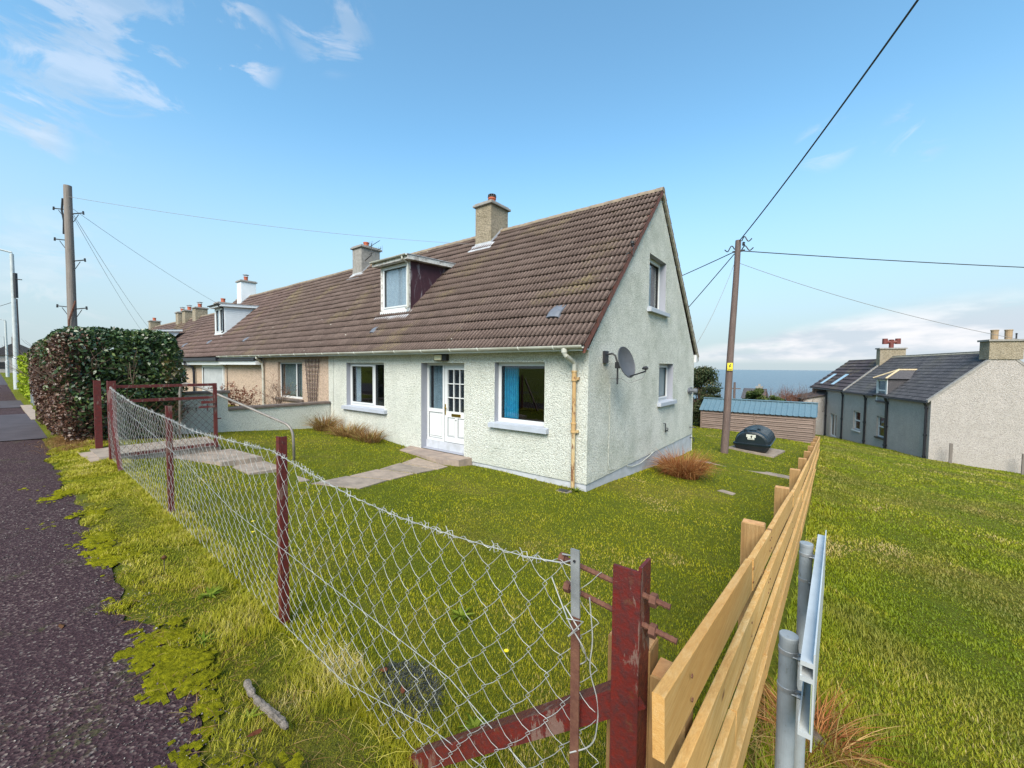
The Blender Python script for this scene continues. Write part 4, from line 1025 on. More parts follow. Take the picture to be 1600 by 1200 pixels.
# corner strainer post with its raking brace
b = MB(); w_ = .083; xc = 2.923; yc = -5.405
b.box((xc-w_, yc-.005, -2.2), (xc, yc+.005, -.585)); b.box((xc-.010, yc+.0052, -2.2), (xc, yc+w_, -.575)); cp = b.build('corner_post', M['red'], CF, label='thick red flaking corner post')
b = MB(); a0 = Vector((2.90, -5.37, -.93)); a1 = Vector((1.64, -5.37, -1.995))
b.beam(a0, a1, .062, .008, (0, 0, 1)); d_ = (a1-a0).normalized(); up = Vector((0, 1, 0)).cross(d_); up = up if up.z > 0 else -up
b.beam(a0-up*.035+Vector((0, -.0295, 0)), a1-up*.035+Vector((0, -.0295, 0)), .008, .062, (0, 0, 1)); b.build('brace', M['red'], CF)

# ------------------------------------------------------------------ new timber fence
WF = empty('wooden_fence', (3.0, 2, -2.5), 0, 'new pale pine post and rail fence running down beside the lawn', 'wooden fence')
def fx(y): return 3.059 + .0135*(y+5.65)
def ftop(y): return float(interp(y, [(-5.65, -.72), (-3.6, -1.0), (-1, -1.31), (2, -1.60), (5, -1.90), (8, -2.17), (14.2, -2.72)]))
py = [-5.28, -3.62, -1.62, .40, 2.45, 4.55, 6.65, 8.75, 10.9, 13.0]
for i, y in enumerate(py):
    b = MB(); x = fx(y); zt = ftop(y)+.035 - (.02 if i == 0 else 0)
    if i == 0: b.box((2.792, -5.325, -2.3), (2.928, -5.245, -.862), a=.4, bev=.004)
    else: b.box((x-.125-.02, y-.0375, zt-1.5), (x-.02, y+.0375, zt), a=random.random(), bev=.004)
    po_ = b.build('post', M['pine_post'], WF, attr='tv')
    b = MB(); lo_, hi_ = ((2.793, -5.324), (2.927, -5.246)) if i == 0 else ((x-.143, y-.0355), (x-.022, y+.0355)); zc_ = -.862 if i == 0 else zt
    b.box((lo_[0]+.003, lo_[1]+.003, zc_-.001), (hi_[0]-.003, hi_[1]-.003, zc_+.0025)); b.build('end_grain', M['endgrain'], po_)
b = MB(); x = fx(-5.45)
b.box((2.932, -5.335, -2.3), (3.035, -5.24, -.925), a=.3, bev=.004); po_ = b.build('packing_post', M['pine_post'], WF, attr='tv'); b = MB(); b.box((2.936, -5.331, -.926), (3.031, -5.244, -.922)); b.build('end_grain', M['endgrain'], po_)
jn = [[-5.65, -4.35, -1.62, 2.45, 6.65, 10.9, 14.2], [-5.62, -3.62, .40, 4.55, 8.75, 13.0, 14.2], [-5.60, -4.75, -1.62, 2.45, 6.65, 10.9, 14.2], [-5.0, -3.62, .4, 4.55, 8.75, 13.0, 14.2]]
for r_, js in enumerate(jn):
    for k in range(len(js)-1):
        ya, yb = js[k]+.004, js[k+1]-.003; n = max(2, int((yb-ya)/.5)); b = MB(); V = []
        off = random.uniform(-.004, .006); tw = random.uniform(-.006, .006); hb = .15
        for j in range(n+1):
            y = ya+(yb-ya)*j/n; x = fx(y)+off; zt = ftop(y) - r_*.262 + .004*math.sin(y*1.7+r_)
            V += [(x-.014, y, zt-hb), (x+.014+tw*.3, y, zt-hb), (x+.014+tw, y, zt-.002), (x+.012+tw, y, zt), (x-.012+tw, y, zt), (x-.014+tw, y, zt-.002)]
        F = [(j*6+q, j*6+(q+1) % 6, (j+1)*6+(q+1) % 6, (j+1)*6+q) for j in range(n) for q in range(6)] + [(5, 4, 3, 2, 1, 0), tuple(n*6+q for q in range(6))]
        b.add(V, F, random.random()); b.build('rail_board', M['pine'], WF, attr='tv')
b = MB()
for y in (-5.45, -4.36, -3.60, -3.68, -1.62, .4, 2.45):
    for r_ in range(3): b.lathe((fx(y)+.013, y, ftop(y)-r_*.262-.04), [(.0055, 0), (.0055, .003)], 6, 'x'); b.lathe((fx(y)+.013, y+.01, ftop(y)-r_*.262-.11), [(.0055, 0), (.0055, .003)], 6, 'x')
b.build('nail', M['rust'], WF)

# ------------------------------------------------------------------ back of the street name plate on two posts
NS = empty('street_sign', (3.27, -5.1, -1.9), 0, 'low white street nameplate on two grey capped posts, seen edge on beside the new fence', 'sign')
for k, (x, y, zt) in enumerate(((3.272, -5.37, -.637), (3.291, -4.80, -.605))):
    b = MB(); b.lathe((x, y, -2.2), [(.0192, 0), (.0192, zt+2.2-.012), (.0200, zt+2.2-.012), (.0202, zt+2.2-.003), (.0192, zt+2.2-.0005), (.010, zt+2.2)], 24); po = b.build('post', M['greypost'], NS, smooth=False)
    for zc in (zt-.045, zt-.135): c = MB(); c.lathe((x, y, zc), [(.0196, 0), (.0208, .001), (.0208, .011), (.0196, .012)], 24); c.box((x+.016, y-.012, zc+.001), (x+.034, y-.004, zc+.010)); c.tube([(x+.010, y-.022, zc+.005), (x+.026, y-.020, zc+.005)], .0022, 6); c.lathe((x+.024, y-.020, zc+.005), [(.005, -.004), (.005, .004)], 6, 'x'); c.build('clamp', M['galvbar'], po)
b = MB(); A0 = Vector((3.310, -5.50, 0)); A1 = Vector((3.334, -4.66, 0)); dr = (A1-A0).normalized(); nr = Vector((dr.y, -dr.x, 0))
def pl(b, o0, o1, z0, z1, e0=0, e1=0): 
    p = [A0+dr*e0+nr*o0, A1-dr*e1+nr*o0, A1-dr*e1+nr*o1, A0+dr*e0+nr*o1]
    b.add([q+Vector((0, 0, z0)) for q in p]+[q+Vector((0, 0, z1)) for q in p], [(3, 2, 1, 0), (4, 5, 6, 7), (0, 1, 5, 4), (1, 2, 6, 5), (2, 3, 7, 6), (3, 0, 4, 7)])
pl(b, .010, .013, -.80, -.590); b.build('name_plate', M['alu'], NS)
b = MB(); pl(b, -.012, .010, -.622, -.612); pl(b, -.012, -.009, -.645, -.622, .003); pl(b, -.012, .010, -.655, -.645, .0); pl(b, -.012, .010, -.775, -.765); pl(b, -.012, -.009, -.765, -.745); b.build('rail', M['alu'], NS)
b = MB(); pl(b, .0075, .0098, -.764, -.656, .002, .002); b.build('back_panel', M['lichenalu'], NS)

# ------------------------------------------------------------------ poles, lamps, wires
def pole_mesh(b, x, y, z0, z1, r0, r1, lean=(0, 0), n=16, wob=.01):
    pts = []; rs = []
    for k in range(13):
        u = k/12; pts.append((x+lean[0]*u+wob*mnoise.noise((u*3, x, 0)), y+lean[1]*u+wob*mnoise.noise((u*3, y, 5)), z0+(z1-z0)*u)); rs.append(r0+(r1-r0)*u)
    b.tube(pts, rs, n); return pts
RP = empty('telegraph_pole', (.79, 8.4, -2.8), 0, 'tall dark wooden pole on the lawn beside the oil tank with a yellow warning plate', 'utility pole', 'wooden utility poles')
b = MB(); ptsR = pole_mesh(b, .79, 8.4, -3.2, 4.26, .122, .085, (.20, .25), 18, .02); b.build('pole_shaft', M['pole_dk'], RP, attr='tv')
TR = Vector(ptsR[-1])
b = MB(); q = Vector(ptsR[5])+Vector((0, 0, .18)); dirc = Vector((.28, -.96, 0)); sd = Vector((.96, .28, 0))
b.obox(q+dirc*.142, sd, dirc, (0, 0, 1), .078, .004, .125); wp = b.build('warning_plate', M['yellow'], RP)
b = MB(); c_ = q+dirc*.149                              # the black lightning mark and border
pp = [(.0, .085), (-.045, .0), (-.012, .004), (-.03, -.055), (.035, .02), (.004, .016), (.030, .085)]
b.prism([c_+sd*(u)+Vector((0, 0, v+.005)) for u, v in pp], dirc*.002)
for (u0, v0, u1, v1) in ((-.07, -.075, .07, -.068), (-.065, -.09, .055, -.085), (-.06, -.104, .06, -.099)): b.prism([c_+sd*u0+Vector((0, 0, v0)), c_+sd*u1+Vector((0, 0, v0)), c_+sd*u1+Vector((0, 0, v1)), c_+sd*u0+Vector((0, 0, v1))], dirc*.002)
b.build('warning_mark', M['blk'], wp)
b = MB()
for (sx, dz, dx) in ((1, -.04, .30), (-1, -.28, -.30), (1, -.34, .34)): b.tube(bez([TR+Vector((sx*.1, 0, dz)), TR+Vector((dx*.6, -.05, dz+.16)), TR+Vector((dx, -.05, dz-.08)), TR+Vector((dx*1.3, -.02, dz+.03))], 5, .1), .018, 5)
b.lathe(TR+Vector((.16, -.02, -.2)), [(.03, 0), (.05, .03), (.03, .06), (.05, .09), (.02, .12)], 8); b.box(TR+Vector((-.16, -.03, -.38)), TR+Vector((.2, .03, -.33))); b.build('pole_fittings', M['blk'], RP)

LP = empty('telegraph_pole', (-14.8, -5.0, -1.6), 0, 'thick pale wooden pole with climbing steps rising behind the brown end of the hedge', 'utility pole', 'wooden utility poles')
b = MB(); ptsL = pole_mesh(b, -14.75, -5.02, -1.7, 5.33, .112, .092, (0, 0), 18, .01); b.build('pole_shaft', M['pole'], LP, attr='tv')
TL = Vector(ptsL[-1]); vr = Vector((.79, .61, 0))
for (z, s) in ((4.63, -1), (4.50, 1), (3.72, -1), (3.10, 1), (1.72, -1), (1.66, 1)):
    b = MB(); o_ = Vector((TL.x, TL.y, z)); b.tube([o_+vr*s*.12, o_+vr*s*.44+Vector((0, 0, .03))], .016, 6); b.tube([o_+vr*s*.45+Vector((0, 0, -.02)), o_+vr*s*.44+Vector((0, 0, .08))], .022, 6); b.tube([o_+vr*s*.14+Vector((0, 0, -.24)), o_+vr*s*.30+Vector((0, 0, -.02))], .009, 5); b.build('climbing_step', M['blk'], LP)
b = MB(); dn = Vector((.61, -.79, 0)); o_ = Vector((TL.x, TL.y, 0))
b.tube([o_-vr*.14+dn*.02+Vector((0, 0, 4.95)), o_-vr*.20+Vector((0, 0, 4.6)), o_-vr*.15+Vector((0, 0, 4.3)), o_-vr*.17+Vector((0, 0, 3.9))], .025, 6)
b.build('cable_run', M['blk'], LP); b = MB(); b.tube([o_+vr*.15+dn*.03+Vector((0, 0, 1.9)), o_+vr*.06+dn*.15+Vector((0, 0, 1.3)), o_+vr*.05+dn*.16+Vector((0, 0, .9)), o_+vr*.15+dn*.06+Vector((0, 0, .5)), o_+vr*.16+dn*.03+Vector((0, 0, -1.0))], .022, 6)
b.build('cable_run', M['rust'], LP)

for (x, y, h, r_, lb) in ((-52, -5.2, 5.6, .13, 'slim far wooden pole just left of the nearest lamp post'), (-70, -5.0, 3.4, .12, 'short distant wooden pole behind the second lamp post')):
    o_ = empty('telegraph_pole', (x, y, g1(x, y)), 0, lb, 'utility pole', 'wooden utility poles'); b = MB(); pole_mesh(b, x, y, g1(x, y)-.1, h, r_*1.3, r_, (-.5, 0)); b.build('pole_shaft', M['pole_dk'], o_, attr='tv')
    b = MB(); b.box((x-.6, y-.05, h-.3), (x+.3, y+.05, h-.2)); b.build('crossarm', M['pole_dk'], o_, attr='tv')

def lamp(x, y, h, lb, det=True):
    g = g1(x, y) if y > -5.9 else float(interp(x, PATHZ)); o_ = empty('street_lamp', (x, y, g), 0, lb, 'street lamp', 'lamp posts along the pavement')
    b = MB(); b.tube([(x, y, g-.1), (x, y, g+1.9)], .15, 14); b.tube([(x, y, g+1.9), (x, y, g+2.0)], [.15, .11], 14, cap=False); b.tube([(x, y, g+2.0), (x, y, h-.1)], [.11, .085], 14); b.build('column', M['lampsteel'], o_)
    b = MB(); d = Vector((-.25, -1, 0)).normalized(); p = Vector((x, y, h)); b.tube([p-Vector((0, 0, .12)), p, p+d*1.2+Vector((0, 0, .25))], .05, 8); b.build('arm', M['lampsteel'], o_)
    b = MB(); e = p+d*1.1+Vector((0, 0, .22)); b.obox(e+d*.45, d, Vector((0, 0, 1)).cross(d), (0, 0, 1), .5, .14, .07); hd = b.build('lamp_head', M['lampsteel'], o_)
    b = MB(); b.obox(e+d*.45-Vector((0, 0, .085)), d, Vector((0, 0, 1)).cross(d), (0, 0, 1), .35, .11, .02); b.build('lens', M['upvc'], hd)
    if det:
        b = MB(); v = Vector((.79, .61, 0)); q = Vector((x, y, h-2.0)); b.obox(q+v*.16, v, dn, (0, 0, 1), .07, .06, .75); b.tube([q+v*.1+Vector((0, 0, .4)), q+v*.55+Vector((0, 0, .35))], .03, 6); b.build('bracket_box', M['blk'], o_)
lamp(-36.0, -5.66, 6.75, 'nearest pale grey lamp post, the tallest at the left edge')
lamp(-75.0, -5.5, 5.2, 'second lamp post down the street, half as tall in view', False)
lamp(-120.0, -5.2, 5.0, 'third and smallest lamp post at the far end of the pavement', False)

def cable(name, pts, r, m, label, sag=.0, n=24, group=None):
    b = MB(); P = [Vector(p) for p in pts]; out = []
    for i in range(len(P)-1):
        for k in range(n + (1 if i == len(P)-2 else 0)):
            u = k/n; q = P[i].lerp(P[i+1], u); q.z -= sag*4*u*(1-u); out.append(q)
    b.tube(out, r, 5); o = b.build(name, m); tag(o, label, 'cable', 'overhead wires'); return o
CAMP = Vector((3.3147, -6.5255, 0)); YAW, PIT, ROL, FPX = .658, -.0412, .0086, 626.0
_f = Vector((-math.sin(YAW)*math.cos(PIT), math.cos(YAW)*math.cos(PIT), math.sin(PIT))); _r = Vector((math.cos(YAW), math.sin(YAW), 0)); _u = _r.cross(_f)
_R = _r*math.cos(ROL) + _u*math.sin(ROL); _U = _u*math.cos(ROL) - _r*math.sin(ROL)
cable('overhead_cable', [TR+Vector((.05, -.05, -.02)), (4.60, .97, 5.5), (10.2, -10.0, 8.0)], .017, M['cable'], 'thick black cable climbing steeply from the right pole to the top of the picture', .10)
cable('overhead_cable', [TR+Vector((.1, 0, -.36)), (16.6, 22.5, 3.60)], .016, M['cable'], 'black cable running from the right pole to the right edge of the picture', .12)
cable('overhead_cable', [TR+Vector((.05, 0, -.75)), (10.6, 14.9, .55), (16, 18.5, -.2)], .008, M['thin'], 'thin grey wire dropping from the right pole towards the cottage', .35)
cable('overhead_cable', [TR+Vector((-.1, 0, -.35)), (-14, 24, 4.4)], .016, M['cable'], 'upper black cable leaving the right pole and passing behind the gable', .25)
cable('overhead_cable', [TR+Vector((-.1, 0, -.42)), (-3.0, 12.0, .85)], .015, M['cable'], 'steeper black cable slanting from the right pole down behind the gable', .05)
cable('overhead_cable', [TR+Vector((-.08, 0, -.7)), (-.2, 7.75, .5)], .007, M['thin'], 'thin wire hanging from the right pole to the back eave of the white house', .25)
cable('overhead_cable', [TL+Vector((.1, 0, -.35)), (-5.9, 3.3, 4.05)], .0055, M['thin'], 'thin wire from the left pole to the nearest chimney', .18)
cable('overhead_cable', [TL+Vector((.1, 0, -.62)), (-21.0, .7, 3.0)], .0055, M['thin'], 'thin wire from the left pole to the white boarded dormer', .12)
cable('overhead_cable', [TL+Vector((.1, 0, -.65)), (-33.4, .6, 1.7)], .0055, M['thin'], 'thin wire from the left pole to the far roof, right of its twin', .25)
cable('overhead_cable', [TL+Vector((.1, 0, -.70)), (-40.4, 1.2, 2.2)], .0055, M['thin'], 'thin wire from the left pole to the farthest roof, left of its twin', .25)
cable('overhead_cable', [(-52.5, -5.2, 5.4), (-75.0, -9, 5.2)], .02, M['cable'], 'short wire leaving the slim far pole at the left edge', .1)

# ------------------------------------------------------------------ grey cottage down the slope (local x = across, y = along)
C0 = Vector((7.89, 23.49, 0)); AX = Vector((-.3011, .9536, 0)); NX = Vector((.9536, .3011, 0))
CT = empty('grey_cottage', (7.9, 23.5, -4.7), math.atan2(NX.y, NX.x), 'grey roughcast cottage with slate roof, small hipped dormer and twin pots on its gable', 'cottage')
def cw(b):
    b.v = [tuple(C0 + NX*p[0] + AX*p[1] + Vector((0, 0, p[2]))) for p in b.v]; return b
CE, CR, CN = -1.50, 1.02, 2.7; CW = 2*CN; LM, LE = 10.4, 17.4
def c_open(q, dpt, m, par, to=None):
    b = MB(); reveal(b, *q, lambda u, z: (0, u, z), (dpt, 0, 0)); cw(b).build('reveal', m, par)
w1, w2, dr = (7.75, 8.8, -4.28, -2.93), (4.35, 5.45, -4.28, -2.93), (11.7, 13.0, -5.4, -3.55)
b = MB(); b.sheet([(0, -5.6), (LM, -6.2), (13.9, -6.4), (13.9, CE+.05), (LM, CE+.05), (0, CE)], [rect(*w1), rect(*w2), rect(*dr)], lambda u, z: (0, u, z))
b.sheet([(0, -5.6), (CW, -5.8), (CW, CE), (CN, CR-.05), (0, CE)], [], lambda u, z: (u, 0, z))
b.add([(CW, 0, -6), (CW, LE, -6.6), (CW, LE, CE), (CW, 0, CE)], [(0, 1, 2, 3)]); b.add([(0, LE, -6.6), (CW, LE, -6.6), (CW, LE, CE), (CN, LE, CR-.3), (0, LE, CE)], [(0, 1, 2, 3, 4)])
b.box((0.9, 13.9, -6.4), (1.0, LE, CE)); b.box((0, 13.88, -6.4), (.9, 13.98, CE)); cw(b).build('wall', M['greyharl'], CT)
b = MB(); b.box((.25, .3, -5.5), (.35, 13.5, CE)); cw(b).build('room', M['room'], CT)
for q in (w1, w2, dr): c_open(q, .16, M['greyharl'], CT)
def cwin(q, rail=True, nm='window', x=.09, par=CT, door=False):
    u0, u1, z0, z1 = q; f = .07; b = MB()
    b.box((x, u0, z0), (x+.06, u0+f, z1)); b.box((x, u1-f, z0), (x+.06, u1, z1)); b.box((x, u0+f, z0), (x+.06, u1-f, z0+f*1.3)); b.box((x, u0+f, z1-f), (x+.06, u1-f, z1))
    if rail: b.box((x-.01, u0+f, (z0+z1)/2-.04), (x+.05, u1-f, (z0+z1)/2+.04))
    if door: b.box((x, (u0+u1)/2-.04, z0+f), (x+.06, (u0+u1)/2+.04, z1-f))
    fo = cw(b).build(nm, M['upvc'], par); b = MB(); b.box((x+.03, u0+f, z0+f), (x+.035, u1-f, z1-f)); cw(b).build('pane', M['glass'], fo)
    if not door: b = MB(); b.box((-.08, u0-.1, z0-.10), (x, u1+.1, z0)); cw(b).build('window_sill', M['upvc'] if u0 > 6 else M['blackpipe'], fo)
cwin(w1); cwin(w2); cwin(dr, False, 'patio_door', door=True)
# roofs as slate courses
def slope_roof(x0, z0, x1, z1, y0, y1, rows, per, m, nm, par, seed=1, hgt=.012):
    rr = random.Random(seed); ln = math.hypot(x1-x0, z1-z0); nx_, nz_ = -(z1-z0)/ln, (x1-x0)/ln
    if nz_ < 0: nx_, nz_ = -nx_, -nz_
    b = MB()
    for r_ in range(rows):
        u0, u1 = r_/rows, (r_+1)/rows+.02; y = y0 - (per/2 if r_ % 2 else 0)
        while y < y1:
            a0, a1 = max(y, y0), min(y+per-.006, y1); y += per
            if a1-a0 < .03: continue
            l0 = hgt*2+rr.uniform(0, .006); l1 = .004
            P = [(x0+(x1-x0)*u0+nx_*l0, a0, z0+(z1-z0)*u0+nz_*l0), (x0+(x1-x0)*u0+nx_*l0, a1, z0+(z1-z0)*u0+nz_*l0), (x0+(x1-x0)*u1+nx_*l1, a1, z0+(z1-z0)*u1+nz_*l1), (x0+(x1-x0)*u1+nx_*l1, a0, z0+(z1-z0)*u1+nz_*l1), (x0+(x1-x0)*u0, a0, z0+(z1-z0)*u0-.01), (x0+(x1-x0)*u0, a1, z0+(z1-z0)*u0-.01)]
            b.add(P, [(0, 1, 2, 3), (4, 5, 1, 0)], rr.random())
    return cw(b).build(nm, m, par, attr='tv')
slope_roof(-.12, CE-.10, CN, CR, .14, LM, 15, .33, M['slate'], 'roof', CT, 1); slope_roof(CW+.12, CE-.10, CN, CR, .14, LM, 15, .6, M['slate'], 'roof', CT, 2)
slope_roof(-.15, CE-.06, CN, CR-.18, LM+.1, LE, 9, .9, M['slate_br'], 'extension_roof', CT, 3, .03); slope_roof(CW+.12, CE-.06, CN, CR-.18, LM+.1, LE, 9, 1.2, M['slate_br'], 'extension_roof', CT, 4, .02)
# skews, ridge, verge
for y0_, y1_ in ((-.02, .15), (LM-.10, LM+.09)):
    for (xa, za, xb, zb_) in ((-.14, CE-.05, CN, CR+.09), (CN, CR+.09, CW+.14, CE-.05)):
        b = MB(); b.prism([(xa, y0_, za-.12), (xb, y0_, zb_-.12), (xb, y0_, zb_+.03), (xa, y0_, za+.03)], (0, y1_-y0_, 0)); cw(b).build('skew_stone', M['cement'], CT)
b = MB(); b.prism([(CN-.13, 0.5, CR-.06), (CN, .5, CR+.075), (CN+.13, .5, CR-.06)], (0, LM-.6, 0)); cw(b).build('ridge', M['mortar'], CT)
b = MB(); b.prism([(CN-.13, LM+.1, CR-.24), (CN, LM+.1, CR-.10), (CN+.13, LM+.1, CR-.24)], (0, LE-LM-.1, 0)); cw(b).build('ridge', M['slate_br'], CT, attr='tv')
def cstack(x0, x1, y0, y1, z0, z1, m=M['cement']):
    b = MB(); b.box((x0, y0, z0), (x1, y1, z1)); st = cw(b).build('chimney', M['chimharl'], CT)
    b = MB(); b.box((x0-.07, y0-.07, z1), (x1+.07, y1+.07, z1+.09)); cw(b).build('chimney_cap', M['cement'], st); return st
st = cstack(CN-.58, CN+.68, -.05, .62, .62, 1.52)
for dx in (-.22, .30):
    b = MB(); b.lathe((CN+dx, .3, 1.61), [(.13, 0), (.135, .44), (.15, .45), (.15, .50), (.10, .50), (.1, .45)], 14); cw(b).build('chimney_pot', M['buffpot'], st)
b = MB(); b.lathe((CN+.5, .15, 1.61), [(.03, 0), (.03, .25), (.05, .28), (.01, .32)], 8); cw(b).build('chimney_pot', M['blk'], st)
st = cstack(CN-.75, CN+.75, LM-.22, LM+.32, .3, 1.60)
b = MB(); b.lathe((CN, LM+.05, 1.69), [(.14, 0), (.14, .55), (.16, .6), (.10, .62)], 12)
for s in (-1, 1):
    b.tube([(CN+s*.05, LM+.05, 2.10), (CN+s*.45, LM+.05, 2.16)], [.12, .14], 10); b.tube([(CN+s*.38, LM+.05, 1.98), (CN+s*.38, LM+.05, 2.38)], .16, 10)
cw(b).build('cowl', M['redpot'], st)
# hipped dormer breaking the eave
ya, yb_, xd, zb, zt = 4.35, 5.65, -.02, -2.05, -.50
b = MB(); b.box((xd, ya, zb+.1), (xd+.03, ya+.14, zt)); b.box((xd, yb_-.14, zb+.1), (xd+.03, yb_, zt)); b.box((xd, ya+.14, zt-.09), (xd+.03, yb_-.14, zt)); df = cw(b).build('dormer_front', M['upvc'], CT)
b = MB()
for yy in (ya, yb_-.03): b.prism([(xd+.03, yy, zb+.45), (xd+.03, yy, zt), (1.35, yy, zt)], (0, .03, 0))
b.box((xd+.02, ya, CE-.2), (xd+.06, yb_, CE)); cw(b).build('dormer_cheek', M['slate'], df, attr='tv')
cwin((ya+.14, yb_-.14, zb+.12, zt-.09), True, 'dormer_window', x=.0)
b = MB(); ov = .13; ym = (ya+yb_)/2
V = [(xd-ov, ya-ov, zt), (xd-ov, yb_+ov, zt), (xd+.85, ym, zt+.55), (2.0, ym, zt+.55), (1.35, yb_+ov, zt), (1.35, ya-ov, zt)]
b.add(V, [(0, 2, 1), (1, 2, 3, 4), (0, 5, 3, 2), (0, 1, 4, 5)], .4); cw(b).build('dormer_roof', M['slate'], CT, attr='tv')
b = MB()
for p, q in ((V[0], V[2]), (V[1], V[2]), (V[2], V[3])): b.tube([Vector(p)+Vector((0, 0, .02)), Vector(q)+Vector((0, 0, .03))], .055, 6)
cw(b).build('dormer_hip', simple('pale_hip_mortar', (.60, .48, .30), (.48, .38, .24), 6, .9), CT)
b = MB(); b.box((xd-ov-.05, ya-ov, zt-.07), (xd-ov+.02, yb_+ov, zt-.0)); cw(b).build('gutter', M['blackpipe'], CT)
b = MB()
for (y0_, y1_, z) in ((0.02, ya-.02, CE-.14), (yb_+.02, LM, CE-.13), (LM+.1, LE, CE-.10)): b.box((-.22, y0_, z-.06), (-.12, y1_, z+.03))
b.box((0.0, -.03, -5.9), (-.02, -.025, -5.9+.01))
cw(b).build('gutter', M['blackpipe'], CT)
for (y_, z0, z1, r_) in ((.25, -5.2, CE-.2, .055), (4.18, -5.3, CE-.25, .075), (6.95, -5.5, CE-.2, .06), (LM+.2, -5.9, CE-.2, .055), (13.8, -6.1, CE-.2, .055)):
    b = MB(); b.tube([(-.16, y_, z1+.1), (-.16, y_, z1), (-.07, y_, z1-.2), (-.07, y_, z0)], r_, 8)
    for zc in (z1-.3, (z0+z1)/2, z0+.6): b.lathe((-.07, y_, zc), [(r_*1.5, 0), (r_*1.5, .1)], 8)
    cw(b).build('downpipe', M['blackpipe'], CT)
b = MB(); b.box((-.02, 0, -5.7), (-.005, LM, -4.86)); 
b.v = [(x, y, (z if z < -5 else z - .055*y+.03)) for (x, y, z) in b.v]; cw(b).build('base_course', M['blackpipe'], CT)
for y_ in (13.0, 15.4):
    u0 = .34; fnx = lambda u: -.15+(CN+.15)*u; fnz = lambda u: CE-.06+(CR-.18-CE+.06)*u
    b = MB(); P = [(fnx(u)-.05, y, fnz(u)+.07) for (u, y) in ((.10, y_), (.10, y_+.8), (.52, y_+.8), (.52, y_))]; b.prism(P, (.05, 0, -.05)); fo = cw(b).build('skylight', M['slate_br'], CT, attr='tv')
    P = [(fnx(u)-.055, y, fnz(u)+.078) for (u, y) in ((.13, y_+.08), (.13, y_+.72), (.49, y_+.72), (.49, y_+.08))]; b = MB(); b.add(P, [(0, 1, 2, 3)]); t_ = simple('skylight_glass', (.35, .45, .50), rough=.05, spec=1); cw(b).build('pane', t_, fo)
# lean-to at the far end
b = MB(); b.box((-1.6, 14.1, -6.6), (.88, LE-.2, -2.5)); b.prism([(-1.6, 14.1, -2.5), (.88, 14.1, -2.5), (.88, 14.1, -1.95)], (0, LE-14.3, 0)); cw(b).build('porch', M['greyharl'], CT)
b = MB(); b.prism([(-1.8, 13.95, -2.55), (.9, 13.95, -1.92), (.9, 13.95, -1.84), (-1.8, 13.95, -2.46)], (0, LE-13.9, 0)); cw(b).build('porch_roof', M['slate_br'], CT, attr='tv')
for (u, lb) in ((.60, 'nearer left'), (3.30, 'right hand')):
    p = C0+NX*u-AX*.55; z = g1(p.x, p.y); o_ = empty('fence_stub', (p.x, p.y, z), 0, 'weathered %s fence stub standing before the cottage gable' % lb, 'post', 'old posts before the cottage')
    b = MB(); b.box((p.x-.055, p.y-.055, z-.3), (p.x+.055, p.y+.055, z+1.02), a=.5, bev=.012); b.build('post', M['pole'], o_, attr='tv')
    b = MB(); b.tube([(p.x-.06, p.y, z+.8), (p.x+.06, p.y, z+.8)], .006, 5); b.build('staple', M['rust'], o_)

# ------------------------------------------------------------------ shed and oil tank
SH = empty('timber_shed', (.45, 20, -3.7), 0, 'long low shed of weathered horizontal boards under a blue profiled steel roof', 'shed')
sx0, sx1, sy0, sy1 = -2.25, 3.12, 18.95, 21.2
b = MB(); z0 = -3.95; n = 15
for k in range(n):
    z = z0+k*.105; y = sy0-.012+.008*math.sin(k*3.3)
    zt = z+.098
    cuts = [sx0] + sorted(random.uniform(sx0+.6, sx1-.6) for _ in range(1)) + [sx1]
    for q in range(len(cuts)-1): b.add([(cuts[q]+.004, y-.036, z+.012), (cuts[q+1]-.004, y-.036, z+.012), (cuts[q+1]-.004, y-.003, zt), (cuts[q]+.004, y-.003, zt), (cuts[q]+.004, y+.01, z), (cuts[q+1]-.004, y+.01, z)], [(0, 1, 2, 3), (5, 4, 0, 1)[::-1]], random.random())
    for xx, s in ((sx1, 1), (sx0, -1)): b.add([(xx+s*.018, sy0, z), (xx+s*.018, sy1, z), (xx+s*.003, sy1, zt), (xx+s*.003, sy0, zt)], [(0, 1, 2, 3)], random.random())
b.build('cladding', M['cladding'], SH, attr='tv')
zw = z0+n*.105
b = MB(); b.box((sx0, sy0, -5), (sx1, sy1, zw-.02)); b.build('shed_body', M['room'], SH)
b = MB()
for xx in (sx0-.02, .42, sx1-.06): b.box((xx, sy0-.05, z0-.2 if xx != .42 else z0+.75), (xx+.08, sy0-.01, zw), a=.8)
b.build('corner_post', M['cladding'], SH, attr='tv')
b = MB(); ze, zr_ = zw-.02, zw+.62; V = []; F = []; N_ = int((sx1-sx0+.16)/.05)
for k in range(N_+1):
    x = sx0-.08+(sx1-sx0+.16)*k/N_; up_ = .030 if (k % 5) == 0 else 0
    V += [(x, sy0-.14, ze+up_), (x, (sy0+sy1)/2, zr_+up_), (x, sy1+.1, ze+up_)]
F = [(3*k+j, 3*k+3+j, 3*k+4+j, 3*k+1+j) for k in range(N_) for j in (0, 1)]
b.add(V, F); rf = b.build('roof', M['bluesteel'], SH)
b = MB(); b.box((sx0-.1, (sy0+sy1)/2-.13, zr_-.01), (sx1+.1, (sy0+sy1)/2+.13, zr_+.035)); b.build('ridge_flashing', M['bluesteel'], rf)
